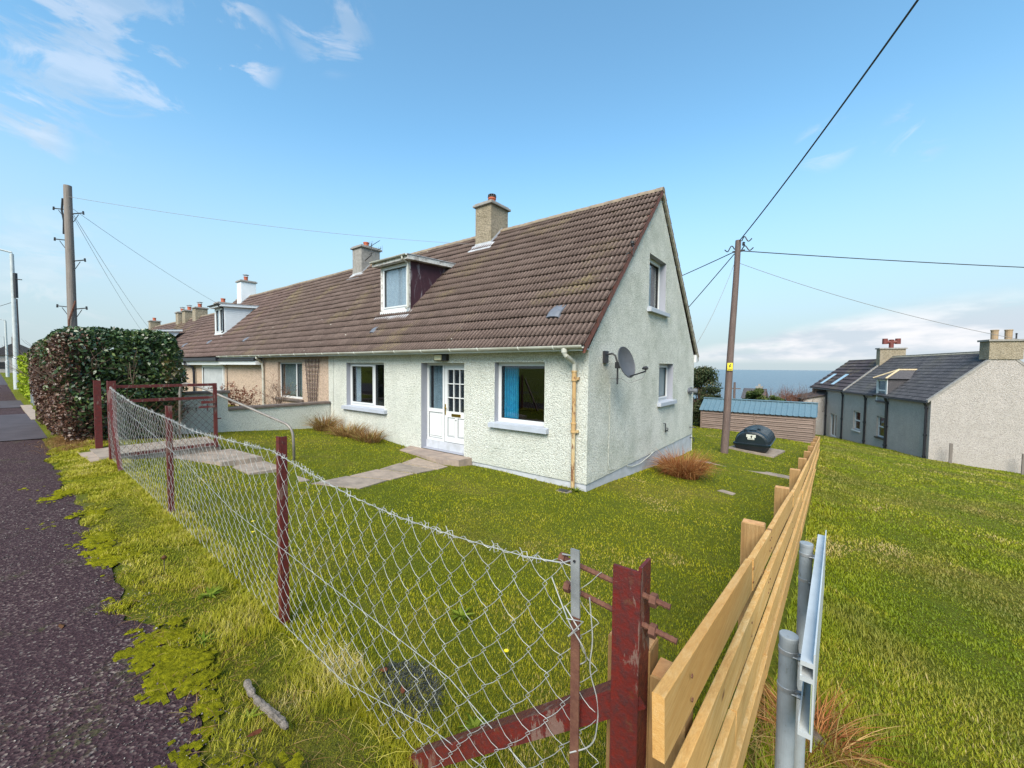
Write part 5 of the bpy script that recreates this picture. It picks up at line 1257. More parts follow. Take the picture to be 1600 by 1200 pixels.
b = MB(); b.prism([(sx1, sy0, ze-.05), (sx1, sy1, ze-.05), (sx1, (sy0+sy1)/2, zr_-.05)], (.02, 0, 0)); b.prism([(sx0, sy0, ze-.05), (sx0, sy1, ze-.05), (sx0, (sy0+sy1)/2, zr_-.05)], (-.02, 0, 0)); b.build('gable_board', M['cladding'], SH, attr='tv')

tx, ty, tz = 1.42, 10.3, g1(1.42, 10.3)+.06
slab('tank_base', [(.68, 9.66), (2.12, 9.52), (2.3, 11.9), (.86, 12.0)], lambda x, y: g1(x, y)+.045, .2, M['concrete'])
TK = empty('oil_tank', (tx, ty, tz), 0, 'dark green plastic domed oil tank with a pale label on a concrete base', 'oil tank')
def tank_sec(y, s, grow=0):
    P = []; w = .54*s; h = .46*s; base = tz+.27
    P = [(tx-w-.0, y, base)]
    for k in range(1, 14): a_ = PI-PI*k/14; P.append((tx+(w+grow)*math.cos(a_), y, base+(h+grow)*math.sin(a_)**.9))
    P.append((tx+w, y, base)); return P
b = MB(); secs = [(9.86, .80), (9.88, .93), (9.93, .97), (10.02, .98)]
y = 10.10
while y < 11.62: secs += [(y, .98), (y+.03, 1.05), (y+.10, 1.05), (y+.13, .98)]; y += .235
secs += [(11.64, .98), (11.74, .95), (11.78, .8)]
V = []; 
for (y, s) in secs: V += tank_sec(y, s)
n = 15; F = [(i*n+k, i*n+k+1, (i+1)*n+k+1, (i+1)*n+k) for i in range(len(secs)-1) for k in range(n-1)] + [tuple(range(n-1, -1, -1)), tuple((len(secs)-1)*n+k for k in range(n))]
b.add(V, F); b.build('tank_dome', M['tank'], TK)
b = MB()
def ring(z, ex): return [(tx-.53-ex, 9.84-ex, z), (tx-.44-ex, 9.78-ex, z), (tx+.44+ex, 9.78-ex, z), (tx+.53+ex, 9.84-ex, z), (tx+.53+ex, 11.8+ex, z), (tx-.53-ex, 11.8+ex, z)]
lev = [(tz, -.10), (tz+.06, -.05), (tz+.17, .0), (tz+.205, .03), (tz+.275, .05), (tz+.29, .02), (tz+.275, -.05)]
V = [p for (z, ex) in lev for p in ring(z, ex)]; b.add(V, [(i*6+k, i*6+(k+1) % 6, (i+1)*6+(k+1) % 6, (i+1)*6+k) for i in range(len(lev)-1) for k in range(6)] + [tuple(range(5, -1, -1)), tuple(range((len(lev)-1)*6, len(lev)*6))]); b.build('tank_bund', M['tank'], TK)
for (dx, y, r_, h) in ((0, 10.15, .13, .07), (-.22, 10.02, .05, .09), (.16, 10.35, .05, .10), (-.05, 10.75, .08, .06)): b = MB(); b.lathe((tx+dx, y, tz+.675-.25*dx*dx), [(r_*1.2, 0), (r_*1.2, .03), (r_, .035), (r_, h), (r_*.6, h+.02)], 14); b.build('filler_cap', M['tank'], TK)
b = MB(); b.box((tx-.17, 9.845, tz+.50), (tx+.12, 9.853, tz+.60)); b.box((tx-.13, 9.840, tz+.42), (tx+.08, 9.852, tz+.56)); lb = b.build('tank_label', simple('label_card', (.55, .56, .50), (.46, .47, .42), 9, .6), TK)
b = MB(); b.lathe((tx-.01, 9.838, tz+.54), [(.03, 0), (.03, -.002)], 8, 'y'); b.box((tx-.11, 9.837, tz+.445), (tx+.06, 9.839, tz+.455)); b.box((tx-.025, 9.837, tz+.47), (tx+.005, 9.839, tz+.52)); b.build('label_mark', M['blk'], lb)

# ------------------------------------------------------------------ foliage makers (numpy)
def leaves(name, P, Nrm, size, m, parent=None, tv=None, flat=.6, asp=.55, tri=False):
    """leaf quads at points P, roughly facing Nrm"""
    n = len(P); d = rng.normal(size=(n, 3)); Nn = Nrm*flat + rng.normal(size=(n, 3))*(1-flat); Nn /= np.linalg.norm(Nn, axis=1)[:, None]+1e-9
    u = np.cross(Nn, d); u /= np.linalg.norm(u, axis=1)[:, None]+1e-9; v = np.cross(Nn, u)
    s = (size if np.ndim(size) else np.full(n, size))[:, None]*rng.uniform(.6, 1.3, (n, 1))
    fold = Nn*s*.12
    V = np.stack([P-u*s*.5, P+v*s*asp*.5+fold, P+u*s*.5, P-v*s*asp*.5+fold], 1).reshape(-1, 3)
    if parent is not None: L = root_of(parent).location; V = V-np.array([L.x, L.y, L.z])
    F = np.arange(n*4)
    tvv = rng.random(n) if tv is None else tv
    o = np_mesh(name, V, F, np.full(n, 4), m, {'tv': tvv})
    if parent is not None: o.parent = parent
    return o
def strands(name, base, tip_dir, length, width, m, parent=None, droop=.6, seg=4, tv=None, side=None):
    """tapering curved blades"""
    n = len(base); L = length[:, None]; d = tip_dir/np.linalg.norm(tip_dir, axis=1)[:, None]
    hor = d.copy(); hor[:, 2] = 0; hn = np.linalg.norm(hor, axis=1)[:, None]+1e-6; hor = hor/hn
    sd = np.cross(d, np.array([0, 0, 1.0]))+rng.normal(size=(n, 3))*.25; sd /= np.linalg.norm(sd, axis=1)[:, None]+1e-9
    rows = []; dr = droop if np.ndim(droop) else np.full(n, droop)
    for k in range(seg+1):
        u = k/seg; c = base + d*L*u + (hor*.6 - np.array([0, 0, 1.0]))*L*(u**2.2)*dr[:, None]*.75
        w = width[:, None]*(1-u**1.6)*.5+1e-5
        if k < seg: rows += [c-sd*w, c+sd*w]
        else: rows += [c]
    V = np.stack(rows, 1); vn = V.shape[1]; V = V.reshape(-1, 3)
    loops = []; sizes = []
    for k in range(seg-1): loops += [2*k, 2*k+1, 2*k+3, 2*k+2]; sizes.append(4)
    loops += [2*seg-2, 2*seg-1, 2*seg]; sizes.append(3)
    loops = np.array(loops); F = (np.arange(n)[:, None]*vn + loops[None, :]).ravel(); S_ = np.tile(np.array(sizes), n)
    tvv = rng.random(n) if tv is None else tv
    if parent is not None: Lc = root_of(parent).location; V = V-np.array([Lc.x, Lc.y, Lc.z])
    o = np_mesh(name, V, F, S_, m, {'tv': np.repeat(tvv, len(sizes))})
    if parent is not None: o.parent = parent
    return o
def twigs(b, p, d, L, r, depth, spread=.55, n=3, kink=.25, rr=random):
    p = Vector(p); d = Vector(d).normalized(); pts = [p]; q = p; dd = d
    for k in range(3):
        dd = (dd + Vector((rr.gauss(0, kink), rr.gauss(0, kink), rr.gauss(0, kink*.6)))*.5).normalized(); q = q + dd*L/3; pts.append(q)
    b.tube(pts, [r*(1-.15*k) for k in range(4)], 4 if r < .02 else 7, cap=False, a=rr.random())
    if depth > 0:
        for k in range(n):
            s = pts[rr.choice((1, 2, 3, 3))]; nd = (dd + Vector((rr.gauss(0, spread), rr.gauss(0, spread), rr.gauss(.15, spread*.6)))).normalized()
            twigs(b, s, nd, L*rr.uniform(.55, .8), r*.55, depth-1, spread, n, kink, rr)
    return pts

# hedge: a trimmed body of leaves over twiggy inside
HX0, HX1, HY0, HY1, HT = -13.3, -8.05, -5.84, -3.85, .70
HG = empty('laurel_hedge', (-10.7, -4.9, -1.6), 0, 'big clipped dark evergreen hedge, its roadside face turned brown, beside the gateposts', 'hedge')
def hedge_pts(n):
    """points near the skin of a rounded box with lumpy outline"""
    P = []; N_ = []; 
    lx, ly, lz = HX1-HX0, HY1-HY0, HT+1.6
    areas = np.array([lx*lz, lx*lz*.4, ly*lz*1.2, ly*lz*.6, lx*ly]); f = rng.choice(5, n, p=areas/areas.sum()); a_, c_ = rng.random(n), rng.random(n)
    x = np.where(f <= 1, HX0+lx*a_, np.where(f == 2, HX1, np.where(f == 3, HX0, HX0+lx*a_)))
    y = np.where(f == 0, HY0, np.where(f == 1, HY1, np.where(f <= 3, HY0+ly*a_, HY0+ly*c_)))
    z = np.where(f == 4, HT, -1.6+lz*c_)
    Nn = np.zeros((n, 3)); Nn[f == 0, 1] = -1; Nn[f == 1, 1] = 1; Nn[f == 2, 0] = 1; Nn[f == 3, 0] = -1; Nn[f == 4, 2] = 1
    # round the corners
    cx, cy, cz = (HX0+HX1)/2, (HY0+HY1)/2, (HT-1.6)/2; rr_ = .42
    q = np.stack([x, y, z], 1); core_lo = np.array([HX0+rr_, HY0+rr_, -3]); core_hi = np.array([HX1-rr_, HY1-rr_, HT-rr_]); k = np.clip(q, core_lo, core_hi); d = q-k
    ln = np.linalg.norm(d, axis=1)[:, None]+1e-6; d = d/ln; q = k+d*rr_
    taper = np.clip((-.75-q[:, 2])/.85, 0, 1); q[:, 1] += np.where(d[:, 1] > 0, -1, 1)*np.abs(d[:, 1])*taper*.16; q[:, 0] -= np.maximum(d[:, 0], 0)*taper*.28
    bump = np.array([mnoise.noise((p[0]*1.3, p[1]*1.3, p[2]*1.3))*.13 + mnoise.noise((p[0]*4, p[1]*4, p[2]*4))*.07 for p in q])
    q = q + d*(bump[:, None] - rng.random((n, 1))**2*.22 + .03)
    return q, d
q, d = hedge_pts(42000)
brown = np.clip((-5.28+.5*np.array([mnoise.noise((p[0]*.9, p[1]*.9, p[2]*.9)) for p in q]) - .30*(q[:, 2])-q[:, 1])*1.15+.12, 0, 1) * np.where(d[:, 2] > .6, .35, 1)
isb = rng.random(len(q)) < brown
light = np.array([mnoise.noise((p[0]*1.8+5, p[1]*1.8, p[2]*1.8)) for p in q])
tvg = np.clip(rng.random(len(q))*.75 + .35*light + .05 + .35*((q[:, 1] > -4.3) & (q[:, 2] < .1) & (light > .1)), 0, .97)
leaves('foliage', q[~isb], d[~isb], .090, M['laurel'], HG, tv=tvg[~isb], flat=.45, asp=.5)
o = leaves('foliage', q[isb], d[isb], .068, M['redleaf'], HG, flat=.35, asp=.55); o['label'] = 'brown dying leaves on the roadside face'
b = MB(); 
for k in range(46):
    x, y = random.uniform(HX0+.3, HX1-.25), random.uniform(HY0+.3, HY1-.3); twigs(b, (x, y, -1.8), (random.gauss(0, .15), random.gauss(0, .15), 1), 1.0, .022, 3, .5, 3)
b.build('branches', M['twig'], HG, attr='tv')
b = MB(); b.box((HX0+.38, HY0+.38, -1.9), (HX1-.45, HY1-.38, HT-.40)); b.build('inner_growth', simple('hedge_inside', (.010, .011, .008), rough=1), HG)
# dry grass and debris at the hedge foot
CG = empty('conifer_hedge', (-27, -5, -1.6), 0, 'bright lime green conifer hedge beyond the lamp post down the street', 'hedge')
n = 15000; a_ = rng.random(n); P = np.stack([-33.6+11*a_, -5.55+rng.random(n)*1.4*(rng.random(n) > .5), -1.62+rng.random(n)*1.95], 1)
tp = rng.random(n) < .3; P[tp, 2] = .28+rng.normal(size=tp.sum())*.05; P[tp, 1] = -5.5+rng.random(tp.sum())*1.4
P += rng.normal(size=P.shape)*.06; leaves('foliage', P, np.tile([0, -1., .2], (n, 1)), .17, M['conifer'], CG, flat=.3)
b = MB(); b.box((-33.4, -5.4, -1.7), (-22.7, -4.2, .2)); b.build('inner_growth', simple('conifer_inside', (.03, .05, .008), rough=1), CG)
GG = empty('side_gate', (-21, -5.5, -1.6), 0, 'grey boarded side gate between the brown hedge and the lime conifer hedge', 'gate')
b = MB()
for k in range(9): b.box((-21.4+.15*k, -5.62, -1.62), (-21.4+.15*k+.138, -5.58, -.20+.02*(k % 2)))
b.build('boards', M['greypost'], GG); b = MB(); b.box((-21.55, -5.66, -1.62), (-21.42, -5.54, -.1)); b.box((-20.03, -5.66, -1.62), (-19.9, -5.54, -.1)); b.build('post', M['greypost'], GG)
slab('entry_slab', [(-20.5, -5.95), (-14.2, -5.92), (-14.2, -5.84), (-20.5, -5.60)], -1.575, .1, M['slabpink'])

def sedge(name, label, cx, cy, cz, n, Lr, rad, m, spread=.8, group=None, w=.011, elong=(1, 1), droop=.7, cat='ornamental grass'):
    o = empty(name, (cx, cy, cz), 0, label, cat, group)
    a_ = rng.uniform(0, 2*PI, n); r_ = rad*np.sqrt(rng.random(n)); base = np.stack([cx+r_*np.cos(a_)*elong[0], cy+r_*np.sin(a_)*elong[1], np.full(n, cz-.02)], 1)
    sp = spread*rng.random(n)**.8; az = a_+rng.normal(size=n)*.7; d = np.stack([np.cos(az)*sp, np.sin(az)*sp, np.full(n, 1.0)], 1)
    strands('leaves', base, d, rng.uniform(*Lr, n), rng.uniform(.6, 1.3, n)*w, m, o, droop=rng.uniform(.2, 1, n)*droop, seg=6); 
    b = MB(); b.lathe((cx, cy, cz-.05), [(rad*.75, 0), (rad*.6, .05), (rad*.2, .10)], 10); b.v = [(cx+(p[0]-cx)*elong[0], cy+(p[1]-cy)*elong[1], p[2]) for p in b.v]; b.build('crown', M['bark'], o)
    return o
sedge('sedge_clump', 'fox red tussock of dry grass beside the foot of the gable wall', .80, 3.30, g1(.80, 3.30), 2400, (.45, .95), .33, M['sedge'], .78, 'dry grass clumps', .010, droop=.95)
sedge('sedge_clump', 'upright straw coloured grass clump at the garden wall end of the house front', -8.35, -.55, g1(-8.35, -.55), 420, (.45, .85), .22, M['straw'], .9, 'dry grass clumps', .018)
sedge('sedge_clump', 'sprawling brown grass clump under the left hand window', -7.15, -.52, g1(-7.15, -.5), 520, (.35, .68), .36, M['straw'], 1.1, 'dry grass clumps', .016, (1.5, .8))
sedge('sedge_clump', 'lower brown grass clump between the sprawling clump and the doorstep', -6.15, -.50, g1(-6.15, -.5), 460, (.30, .62), .30, M['straw'], 1.1, 'dry grass clumps', .015, (1.3, .8))
sedge('sedge_clump', 'red dry tuft of grass at the foot of the street nameplate', 3.34, -3.80, g1(3.34, -3.80)-.0, 420, (.18, .46), .12, M['sedge'], 1.7, 'dry grass clumps', .0048, droop=.9)
# shrubs behind the garden wall
def twig_shrub(label, x, y, z, h, n, m, leafm, group, leafn=0, ls=.05, depth=4, r=.012, spread=.6):
    o = empty('bare_shrub', (x, y, z), 0, label, 'shrub', group); b = MB(); tips = []
    rr = random.Random(int(abs(x*100)+abs(y*37)))
    for k in range(n): twigs(b, (x+rr.gauss(0, .07), y+rr.gauss(0, .07), z), (rr.gauss(0, .35), rr.gauss(0, .35), 1), h*.42, r, depth, spread, 3, .35, rr)
    b.build('stems', m, o, attr='tv')
    if leafn:
        V = np.array(b.v); idx = rng.integers(0, len(V), leafn); P = V[idx]+rng.normal(size=(leafn, 3))*.02; leaves('leaves', P, rng.normal(size=(leafn, 3)), ls, leafm, o)
    return o
twig_shrub('bare twiggy shrub in front of the peach house window', -10.9, -.75, -1.6, 1.35, 7, M['twig'], M['redtwig'], 'shrubs behind the garden wall', 160, .05)
twig_shrub('reddish brown leafy shrub between downpipe and high part of the garden wall', -12.6, -1.4, -1.6, 1.1, 9, M['redtwig'], M['redtwig'], 'shrubs behind the garden wall', 1500, .055)
twig_shrub('scrappy brown shrub at the end of the hedge behind the open gate', -9.0, -4.1, -1.6, 1.0, 6, M['twig'], M['redleaf'], 'shrubs behind the garden wall', 260, .06)

def tree(name, label, x, y, z, h, rx, ry, n, m, ls, group, trunk=.2, lumps=16, low=.15, seed=1, cat='tree', lean=0):
    o = empty(name, (x, y, z), 0, label, cat, group); rr = random.Random(seed); r2 = np.random.default_rng(seed)
    C_ = []
    for k in range(lumps):
        a_ = rr.uniform(0, 2*PI); u = rr.uniform(low, 1); r_ = math.sin(min(1, (1.15-u)*1.25)*PI/2)*rr.uniform(.3, .8)
        C_.append((x+math.cos(a_)*r_*rx+lean*u, y+math.sin(a_)*r_*ry, z+h*u*.88, rr.uniform(.17, .33)*min(rx, h*.5)))
    C_ = np.array(C_); idx = r2.integers(0, lumps, n); v = r2.normal(size=(n, 3)); v /= np.linalg.norm(v, axis=1)[:, None]
    P = C_[idx, :3] + v*C_[idx, 3:4]*(r2.random((n, 1))**.35)*np.array([1.15, 1.15, .75])
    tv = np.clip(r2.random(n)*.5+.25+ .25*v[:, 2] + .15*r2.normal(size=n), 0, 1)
    b = MB(); b.tube([(x, y, z-.2), (x+.05, y, z+h*.3), (x+lean*.5, y, z+h*.62)], [trunk, trunk*.75, trunk*.3], 8, a=.3)
    for k in range(0, lumps): b.tube([(x+lean*.2, y, z+h*rr.uniform(.1, .5)), tuple(C_[k, :3])], [trunk*.35, trunk*.08], 5, a=rr.random())
    b.build('trunk', M['twig'], o, attr='tv')
    leaves('crown', P, v, ls, m, o, tv=tv, flat=.4); return o
tree('pine_tree', 'dark evergreen tree showing beyond the back corner of the gable', -2.9, 21.5, g1(-2.9, 21.5), 4.1, 1.7, 1.4, 20000, M['darktree'], .13, 'trees behind the shed', .14, 60, .10, 3)
tree('green_bush', 'rounded green bush rising behind the blue shed roof', -.95, 31, g1(-.95, 31), 3.75, 1.35, 1.3, 9000, M['green_bush'], .18, 'trees behind the shed', .12, 16, .3, 4, 'bush')
tree('green_bush', 'smaller olive bush just right of the rounded green one behind the shed', 0.45, 32, g1(.45, 32), 3.3, 1.0, 1.1, 5000, M['green_bush'], .16, 'trees behind the shed', .1, 12, .3, 14, 'bush')
tree('pine_tree', 'dark shrub mass at ground level behind the white house', -5.0, 17.5, -3.6, 2.8, 2.0, 1.6, 8000, M['darktree'], .15, 'trees behind the shed', .12, 16, .05, 8)
for k, (x, y, h_, lb) in enumerate(((.45, 36.6, 3.0, 'left thicket of bare reddish twigs behind the shed roof'), (1.35, 37.2, 3.3, 'middle thicket of bare reddish twigs left of the cottage roof'), (2.5, 37.8, 3.2, 'right thicket of bare twigs meeting the cottage roof'))):
    z = g1(x, y); o_ = empty('bare_thicket', (x, y, z), 0, lb, 'shrub', 'bare thickets before the sea'); b = MB(); rr = random.Random(50+k)
    for q in range(30):
        px_ = x+rr.uniform(-.75, .75); twigs(b, (px_, y+rr.uniform(-.6, .6), z+.2), (rr.gauss(0, .25), rr.gauss(0, .2), 1), h_*.5, .030, 3, .42, 3, .2, rr)
    b.build('stems', M['redtwig'] if k == 0 else M['twig'], o_, attr='tv')
# small far things on the sea side
FHo = empty('distant_house', (-3.2, 54, -9), 0, 'tiny distant house with a flat chimney peeping over the green bush before the sea', 'house')
b = MB(); x, y = -3.2, 52; z = g1(x, y); b.box((x-1.5, y, z-2), (x+.9, y+4, -3.6)); b.build('wall', M['greyharl'], FHo)
b = MB(); b.prism([(x-1.6, y-.2, -3.65), (x-1.6, y+4.2, -3.65), (x-1.6, y+2, -2.45)], (2.6, 0, 0)); b.build('roof', M['slate'], FHo, attr='tv')
b = MB(); b.box((x-.2, y+1.6, -3.0), (x+.55, y+2.4, -2.15)); b.box((x+.05, y+1.9, -2.15), (x+.3, y+2.1, -1.85)); b.build('chimney', M['cement'], FHo)
o_ = empty('telegraph_pole', (-2.83, 34, -6), 0, 'short distant pole above the blue shed roof left of the green bush', 'utility pole', 'wooden utility poles'); b = MB(); pole_mesh(b, -2.83, 34, -6.2, -1.15, .12, .09); b.build('pole_shaft', M['pole_dk'], o_, attr='tv')
b = MB(); b.box((-3.3, 33.95, -1.75), (-2.35, 34.05, -1.67)); b.build('crossarm', M['pole_dk'], o_, attr='tv')
# houses at the far end of the street
for k, (x, y, w_, h_, rz_, lb) in enumerate(((-118, -4.0, 7, 3.4, 2.4, 'pale gabled house at the far left end of the street'), (-95, 4.5, 9, 2.6, 1.5, 'low white house far down the street, partly behind lamp posts'))):
    o_ = empty('distant_house', (x, y, -1.8), 0, lb, 'house', 'far houses at the end of the street'); g = -2
    b = MB(); b.box((x-5, y-w_/2, g-.5), (x+5, y+w_/2, g+h_)); b.build('wall', M['greyharl'] if k == 0 else M['mint'], o_)
    b = MB(); b.prism([(x-5.3, y-w_/2-.3, g+h_), (x-5.3, y+w_/2+.3, g+h_), (x-5.3, y, g+h_+rz_)], (10.6, 0, 0)); b.build('roof', M['slate'], o_, attr='tv')
    b = MB()
    for q in (-.25, .2): b.box((x+5.0, y+q*w_-.6, g+1.0), (x+5.04, y+q*w_+.6, g+2.2))
    b.build('window', M['gasket'], o_)
    b = MB(); b.box((x+3.2, y-.4, g+h_+rz_-.6), (x+4.2, y+.4, g+h_+rz_+1.0)); b.build('chimney', M['cement'], o_)

# ------------------------------------------------------------------ grass (ground cover: one object per kind)
vn2 = lambda X_, s, o_=0: np.array([mnoise.noise((a_*s+o_, c_*s, o_)) for a_, c_ in X_])
def blades(name, P, h, w, m, lean=.55, tv=None):
    n = len(P); az = rng.uniform(0, 2*PI, n); L = lean*rng.random(n)**.7*h
    sd = np.stack([-np.sin(az), np.cos(az), np.zeros(n)], 1)*w[:, None]*.5; dr_ = np.stack([np.cos(az)*L, np.sin(az)*L, np.zeros(n)], 1)
    up_ = np.zeros((n, 3)); up_[:, 2] = h
    V = np.stack([P-sd, P+sd, P+sd*.8+dr_*.35+up_*.55, P-sd*.8+dr_*.35+up_*.55, P+dr_+up_*(.9+.1*rng.random((n, 1)))], 1).reshape(-1, 3)
    base = (np.arange(n)*5)[:, None]; F = (base+np.array([0, 1, 2, 3, 3, 2, 4])).ravel(); S_ = np.tile([4, 3], n)
    tvv = rng.random(n) if tv is None else np.clip(tv, 0, 1)
    o = np_mesh(name, V, F, S_, m, {'tv': np.repeat(tvv, 2)}); tag(o, kind='stuff'); return o
CX, CY = 3.3147, -6.5255
def polar(n, r0, r1, a0=-66, a1=58, p=1.0):
    r_ = r0*(r1/r0)**(rng.random(n)**p); a_ = np.radians(90+math.degrees(YAW)-rng.uniform(a0, a1, n)); return CX+r_*np.cos(a_), CY+r_*np.sin(a_), r_
def inpoly(x, y, poly):
    ins = np.zeros(len(x), bool); n = len(poly); j = n-1
    for i in range(n):
        xi, yi = poly[i]; xj, yj = poly[j]
        ins ^= ((yi > y) != (yj > y)) & (x < (xj-xi)*(y-yi)/(yj-yi+1e-12)+xi); j = i
    return ins
HARD = [[(-7.15, -5.64), (-5.86, -5.62), (-5.80, -4.75), (-4.62, -4.22), (-4.60, -4.12), (-3.06, -3.90), (-3.02, -3.52), (-5.8, -3.70), (-7.15, -3.75)],
        *[[(Lp[k][0], Lp[k][1]+.03), (Rp[k][0], Rp[k][1]+.03), (Rp[k+1][0], Rp[k+1][1]-.03), (Lp[k+1][0], Lp[k+1][1]-.03)] for k in range(4)], [(-5.0, 0), (-4.8, -.5), (-3.25, -.58), (-2.88, -.36), (-2.85, 0)],
        [(-9.22, -.0), (0.01, 0.0), (.01, 7.49), (-60, 7.49), (-60, 0)], [(-9.22, -5.3), (-9.02, -5.3), (-9.02, 0), (-9.22, 0)],
        [(-1.5, 5.96), (2.75, 5.77), (2.75, 6.2), (-1.5, 6.43)], [(.76, 9.7), (2.08, 9.58), (2.24, 11.84), (.9, 11.95)], [(1.62, 2.62), (2.02, 2.55), (2.05, 2.9), (1.70, 2.98)], [(-2.3, 18.9), (3.2, 18.9), (3.2, 21.3), (-2.3, 21.3)],
        [(HX0+.2, HY0+.15), (HX1-.3, HY0+.15), (HX1-.3, HY1-.15), (HX0+.2, HY1-.15)]]
def hard(x, y, grow=0):
    k = np.zeros(len(x), bool)
    for p in HARD: k |= inpoly(x, y, p)
    u = (x-7.89)*NX.x+(y-23.49)*NX.y; v = (x-7.89)*AX.x+(y-23.49)*AX.y; return k | ((u > 0) & (u < CW) & (v > 0) & (v < LE))
x, y, r_ = polar(400000, 1.1, 34)
ok = (y > -5.42) & (x < fx(y)) & (x > -9.02) & ~hard(x, y) & (y < 24); ok |= (y > 7.6) & (x < fx(y)) & (x > -22) & ~hard(x, y)
x, y, r_ = x[ok], y[ok], r_[ok]; z = G(x, y); n = len(x); X_ = np.stack([x, y], 1)
near_edge = np.clip(1-(y+5.42)/.45, 0, 1)*(x > -5.5)
near_wall = (np.exp(-np.abs(y)*9)*(x < 0) + np.exp(-np.abs(x)*9)*((y > 0) & (y < 7.5)) + np.exp(-np.abs(x-fx(y)+.05)*7)*.9)
lump = vn2(X_[:], 2.1, 3)
h = (.017+.009*rng.random(n)+.007*lump)*(1+1.0*near_edge+1.2*np.clip(near_wall, 0, 1)); w = .0027*np.maximum(1, r_/1.8)*rng.uniform(.6, 1.4, n)
tv = rng.random(n)*.30+.30*lump+.30*vn2(X_, .55, 91)+.30+.15*(rng.random(n) < .03)+.15*near_edge*rng.random(n)+.42*(vn2(X_, .9, 40) > .33)*rng.random(n)+.25*(vn2(X_, .33, 60) > .1)*rng.random(n)
blades('lawn_grass', np.stack([x, y, z-.004], 1), np.maximum(h, .012)*np.maximum(1, (r_/14)**.4), w, M['grass'], .9, tv)
x, y, r_ = polar(260000, 1.0, 42, 25, 60)
ok = (x > fx(y)+.04) & (y > -6.0) & ~hard(x, y) & (x < 22); x, y, r_ = x[ok], y[ok], r_[ok]; z = G(x, y); n = len(x); X_ = np.stack([x, y], 1)
t1 = vn2(X_, .8, 8); t2 = vn2(X_, 3.0, 9); h = np.clip(.020+.020*rng.random(n)+.022*t1+.020*t2, .010, .10)*(1+.7*np.exp(-np.abs(x-fx(y))*4)); w = .0034*np.maximum(1, r_/2.2)*rng.uniform(.7, 1.3, n)
tv = rng.random(n)*.30+.30*t1+.18*t2+.30*vn2(X_, .3, 92)+.28+.50*(np.clip(vn2(X_, .55, 30)*3, 0, 1)*rng.random(n))+.5*(vn2(X_, 1.3, 77) > .38)*rng.random(n)
blades('field_grass', np.stack([x, y, z-.004], 1), h, w, M['field'], 1.0, tv)
# verge: coarse tufts and straw, thinning out onto the tarmac
n = 105000; rr_ = rng.random(n); x = 3.1-rr_**1.35*11.2; y = -6.12+rng.random(n)*.92
ey = np.array([edge_y(q) for q in x]); X_ = np.stack([x, y], 1); fray = vn2(X_, 4.5, 2)
ok = (y > ey+.03+.16*fray*1.2) & ~hard(x, y) & (x > -8.0); x, y, X_, fray = x[ok], y[ok], X_[ok], fray[ok]; n = len(x); z = G(x, y); dist = np.hypot(x-CX, y-CY)
t1 = vn2(X_, 2.2, 12); t3 = vn2(X_, 7, 22); h = np.clip(.019+.020*rng.random(n)+.024*t1+.018*t3, .012, .09)*(1+.9*np.exp(-np.abs(y+5.42)*9)); w = .0026*np.maximum(1, dist/2.2)*rng.uniform(.6, 1.3, n)
h *= np.where(t1 < -.12, .55, 1)
tv = .42+.30*(rng.random(n)-.5)*1.6+.45*t1-.3*t3+.2*(rng.random(n) < .12)
blades('verge_grass', np.stack([x, y, z-.003], 1), h, w, M['verge_g'], 1.3, tv)
# long wispy strands along the fence foot
n = 2600; x = rng.uniform(-5.6, 3.2, n); y = -5.42+rng.normal(size=n)*.07; keep = vn2(np.stack([x, y], 1), 1.6, 5) > -.05; x, y = x[keep], y[keep]; n = len(x)
d = rng.normal(size=(n, 3))*.55; d[:, 2] = 1
o = strands('rank_grass', np.stack([x, y, G(x, y)-.01], 1), d, rng.uniform(.07, .24, n), rng.uniform(.0018, .0034, n), M['verge_g'], droop=.9, tv=rng.random(n)*.6+.3); tag(o, kind='stuff')
n = 900; x = rng.uniform(-1, 2.9, n); y = rng.uniform(-6.05, -5.5, n); d = rng.normal(size=(n, 3)); d[:, 2] = np.abs(d[:, 2])*.25+.05
o = strands('dead_straw', np.stack([x, y, G(x, y)+.012], 1), d, rng.uniform(.05, .16, n), rng.uniform(.0015, .0028, n), M['straw'], droop=.35); tag(o, kind='stuff')
n = 700; a_ = rng.uniform(0, 2*PI, n); r_ = .36*np.sqrt(rng.random(n)); x = 3.32+r_*np.cos(a_)*.7; y = -4.0+r_*np.sin(a_)*1.5; d = rng.normal(size=(n, 3)); d[:, 2] = np.abs(d[:, 2])*.3+.1
o = strands('dead_straw', np.stack([x, y, G(x, y)+.015], 1), d, rng.uniform(.15, .45, n), rng.uniform(.002, .0038, n), M['straw'], droop=.5); tag(o, kind='stuff')
# withered bluish patch behind the fence, and debris under the hedge
n = 3200; a_ = rng.uniform(0, 2*PI, n); r_ = .21*np.sqrt(rng.random(n)); x = 1.47+r_*np.cos(a_)*1.05; y = -5.13+r_*np.sin(a_)*.85; d = rng.normal(size=(n, 3))*.9; d[:, 2] = .55
o = strands('withered_patch', np.stack([x, y, G(x, y)+.0], 1), d, rng.uniform(.035, .075, n), rng.uniform(.003, .006, n), M['greyweed'], droop=.6, seg=3); tag(o, kind='stuff')
n = 2500; x = rng.uniform(-9.5, -7.35, n); y = -5.62+rng.normal(size=n)*.16; d = rng.normal(size=(n, 3)); d[:, 2] = np.abs(d[:, 2])+.3
o = strands('hedge_debris', np.stack([x, y, G(x, y)], 1), d, rng.uniform(.08, .26, n), rng.uniform(.004, .007, n), M['straw'], droop=.6, tv=rng.random(n)*.7); tag(o, kind='stuff')

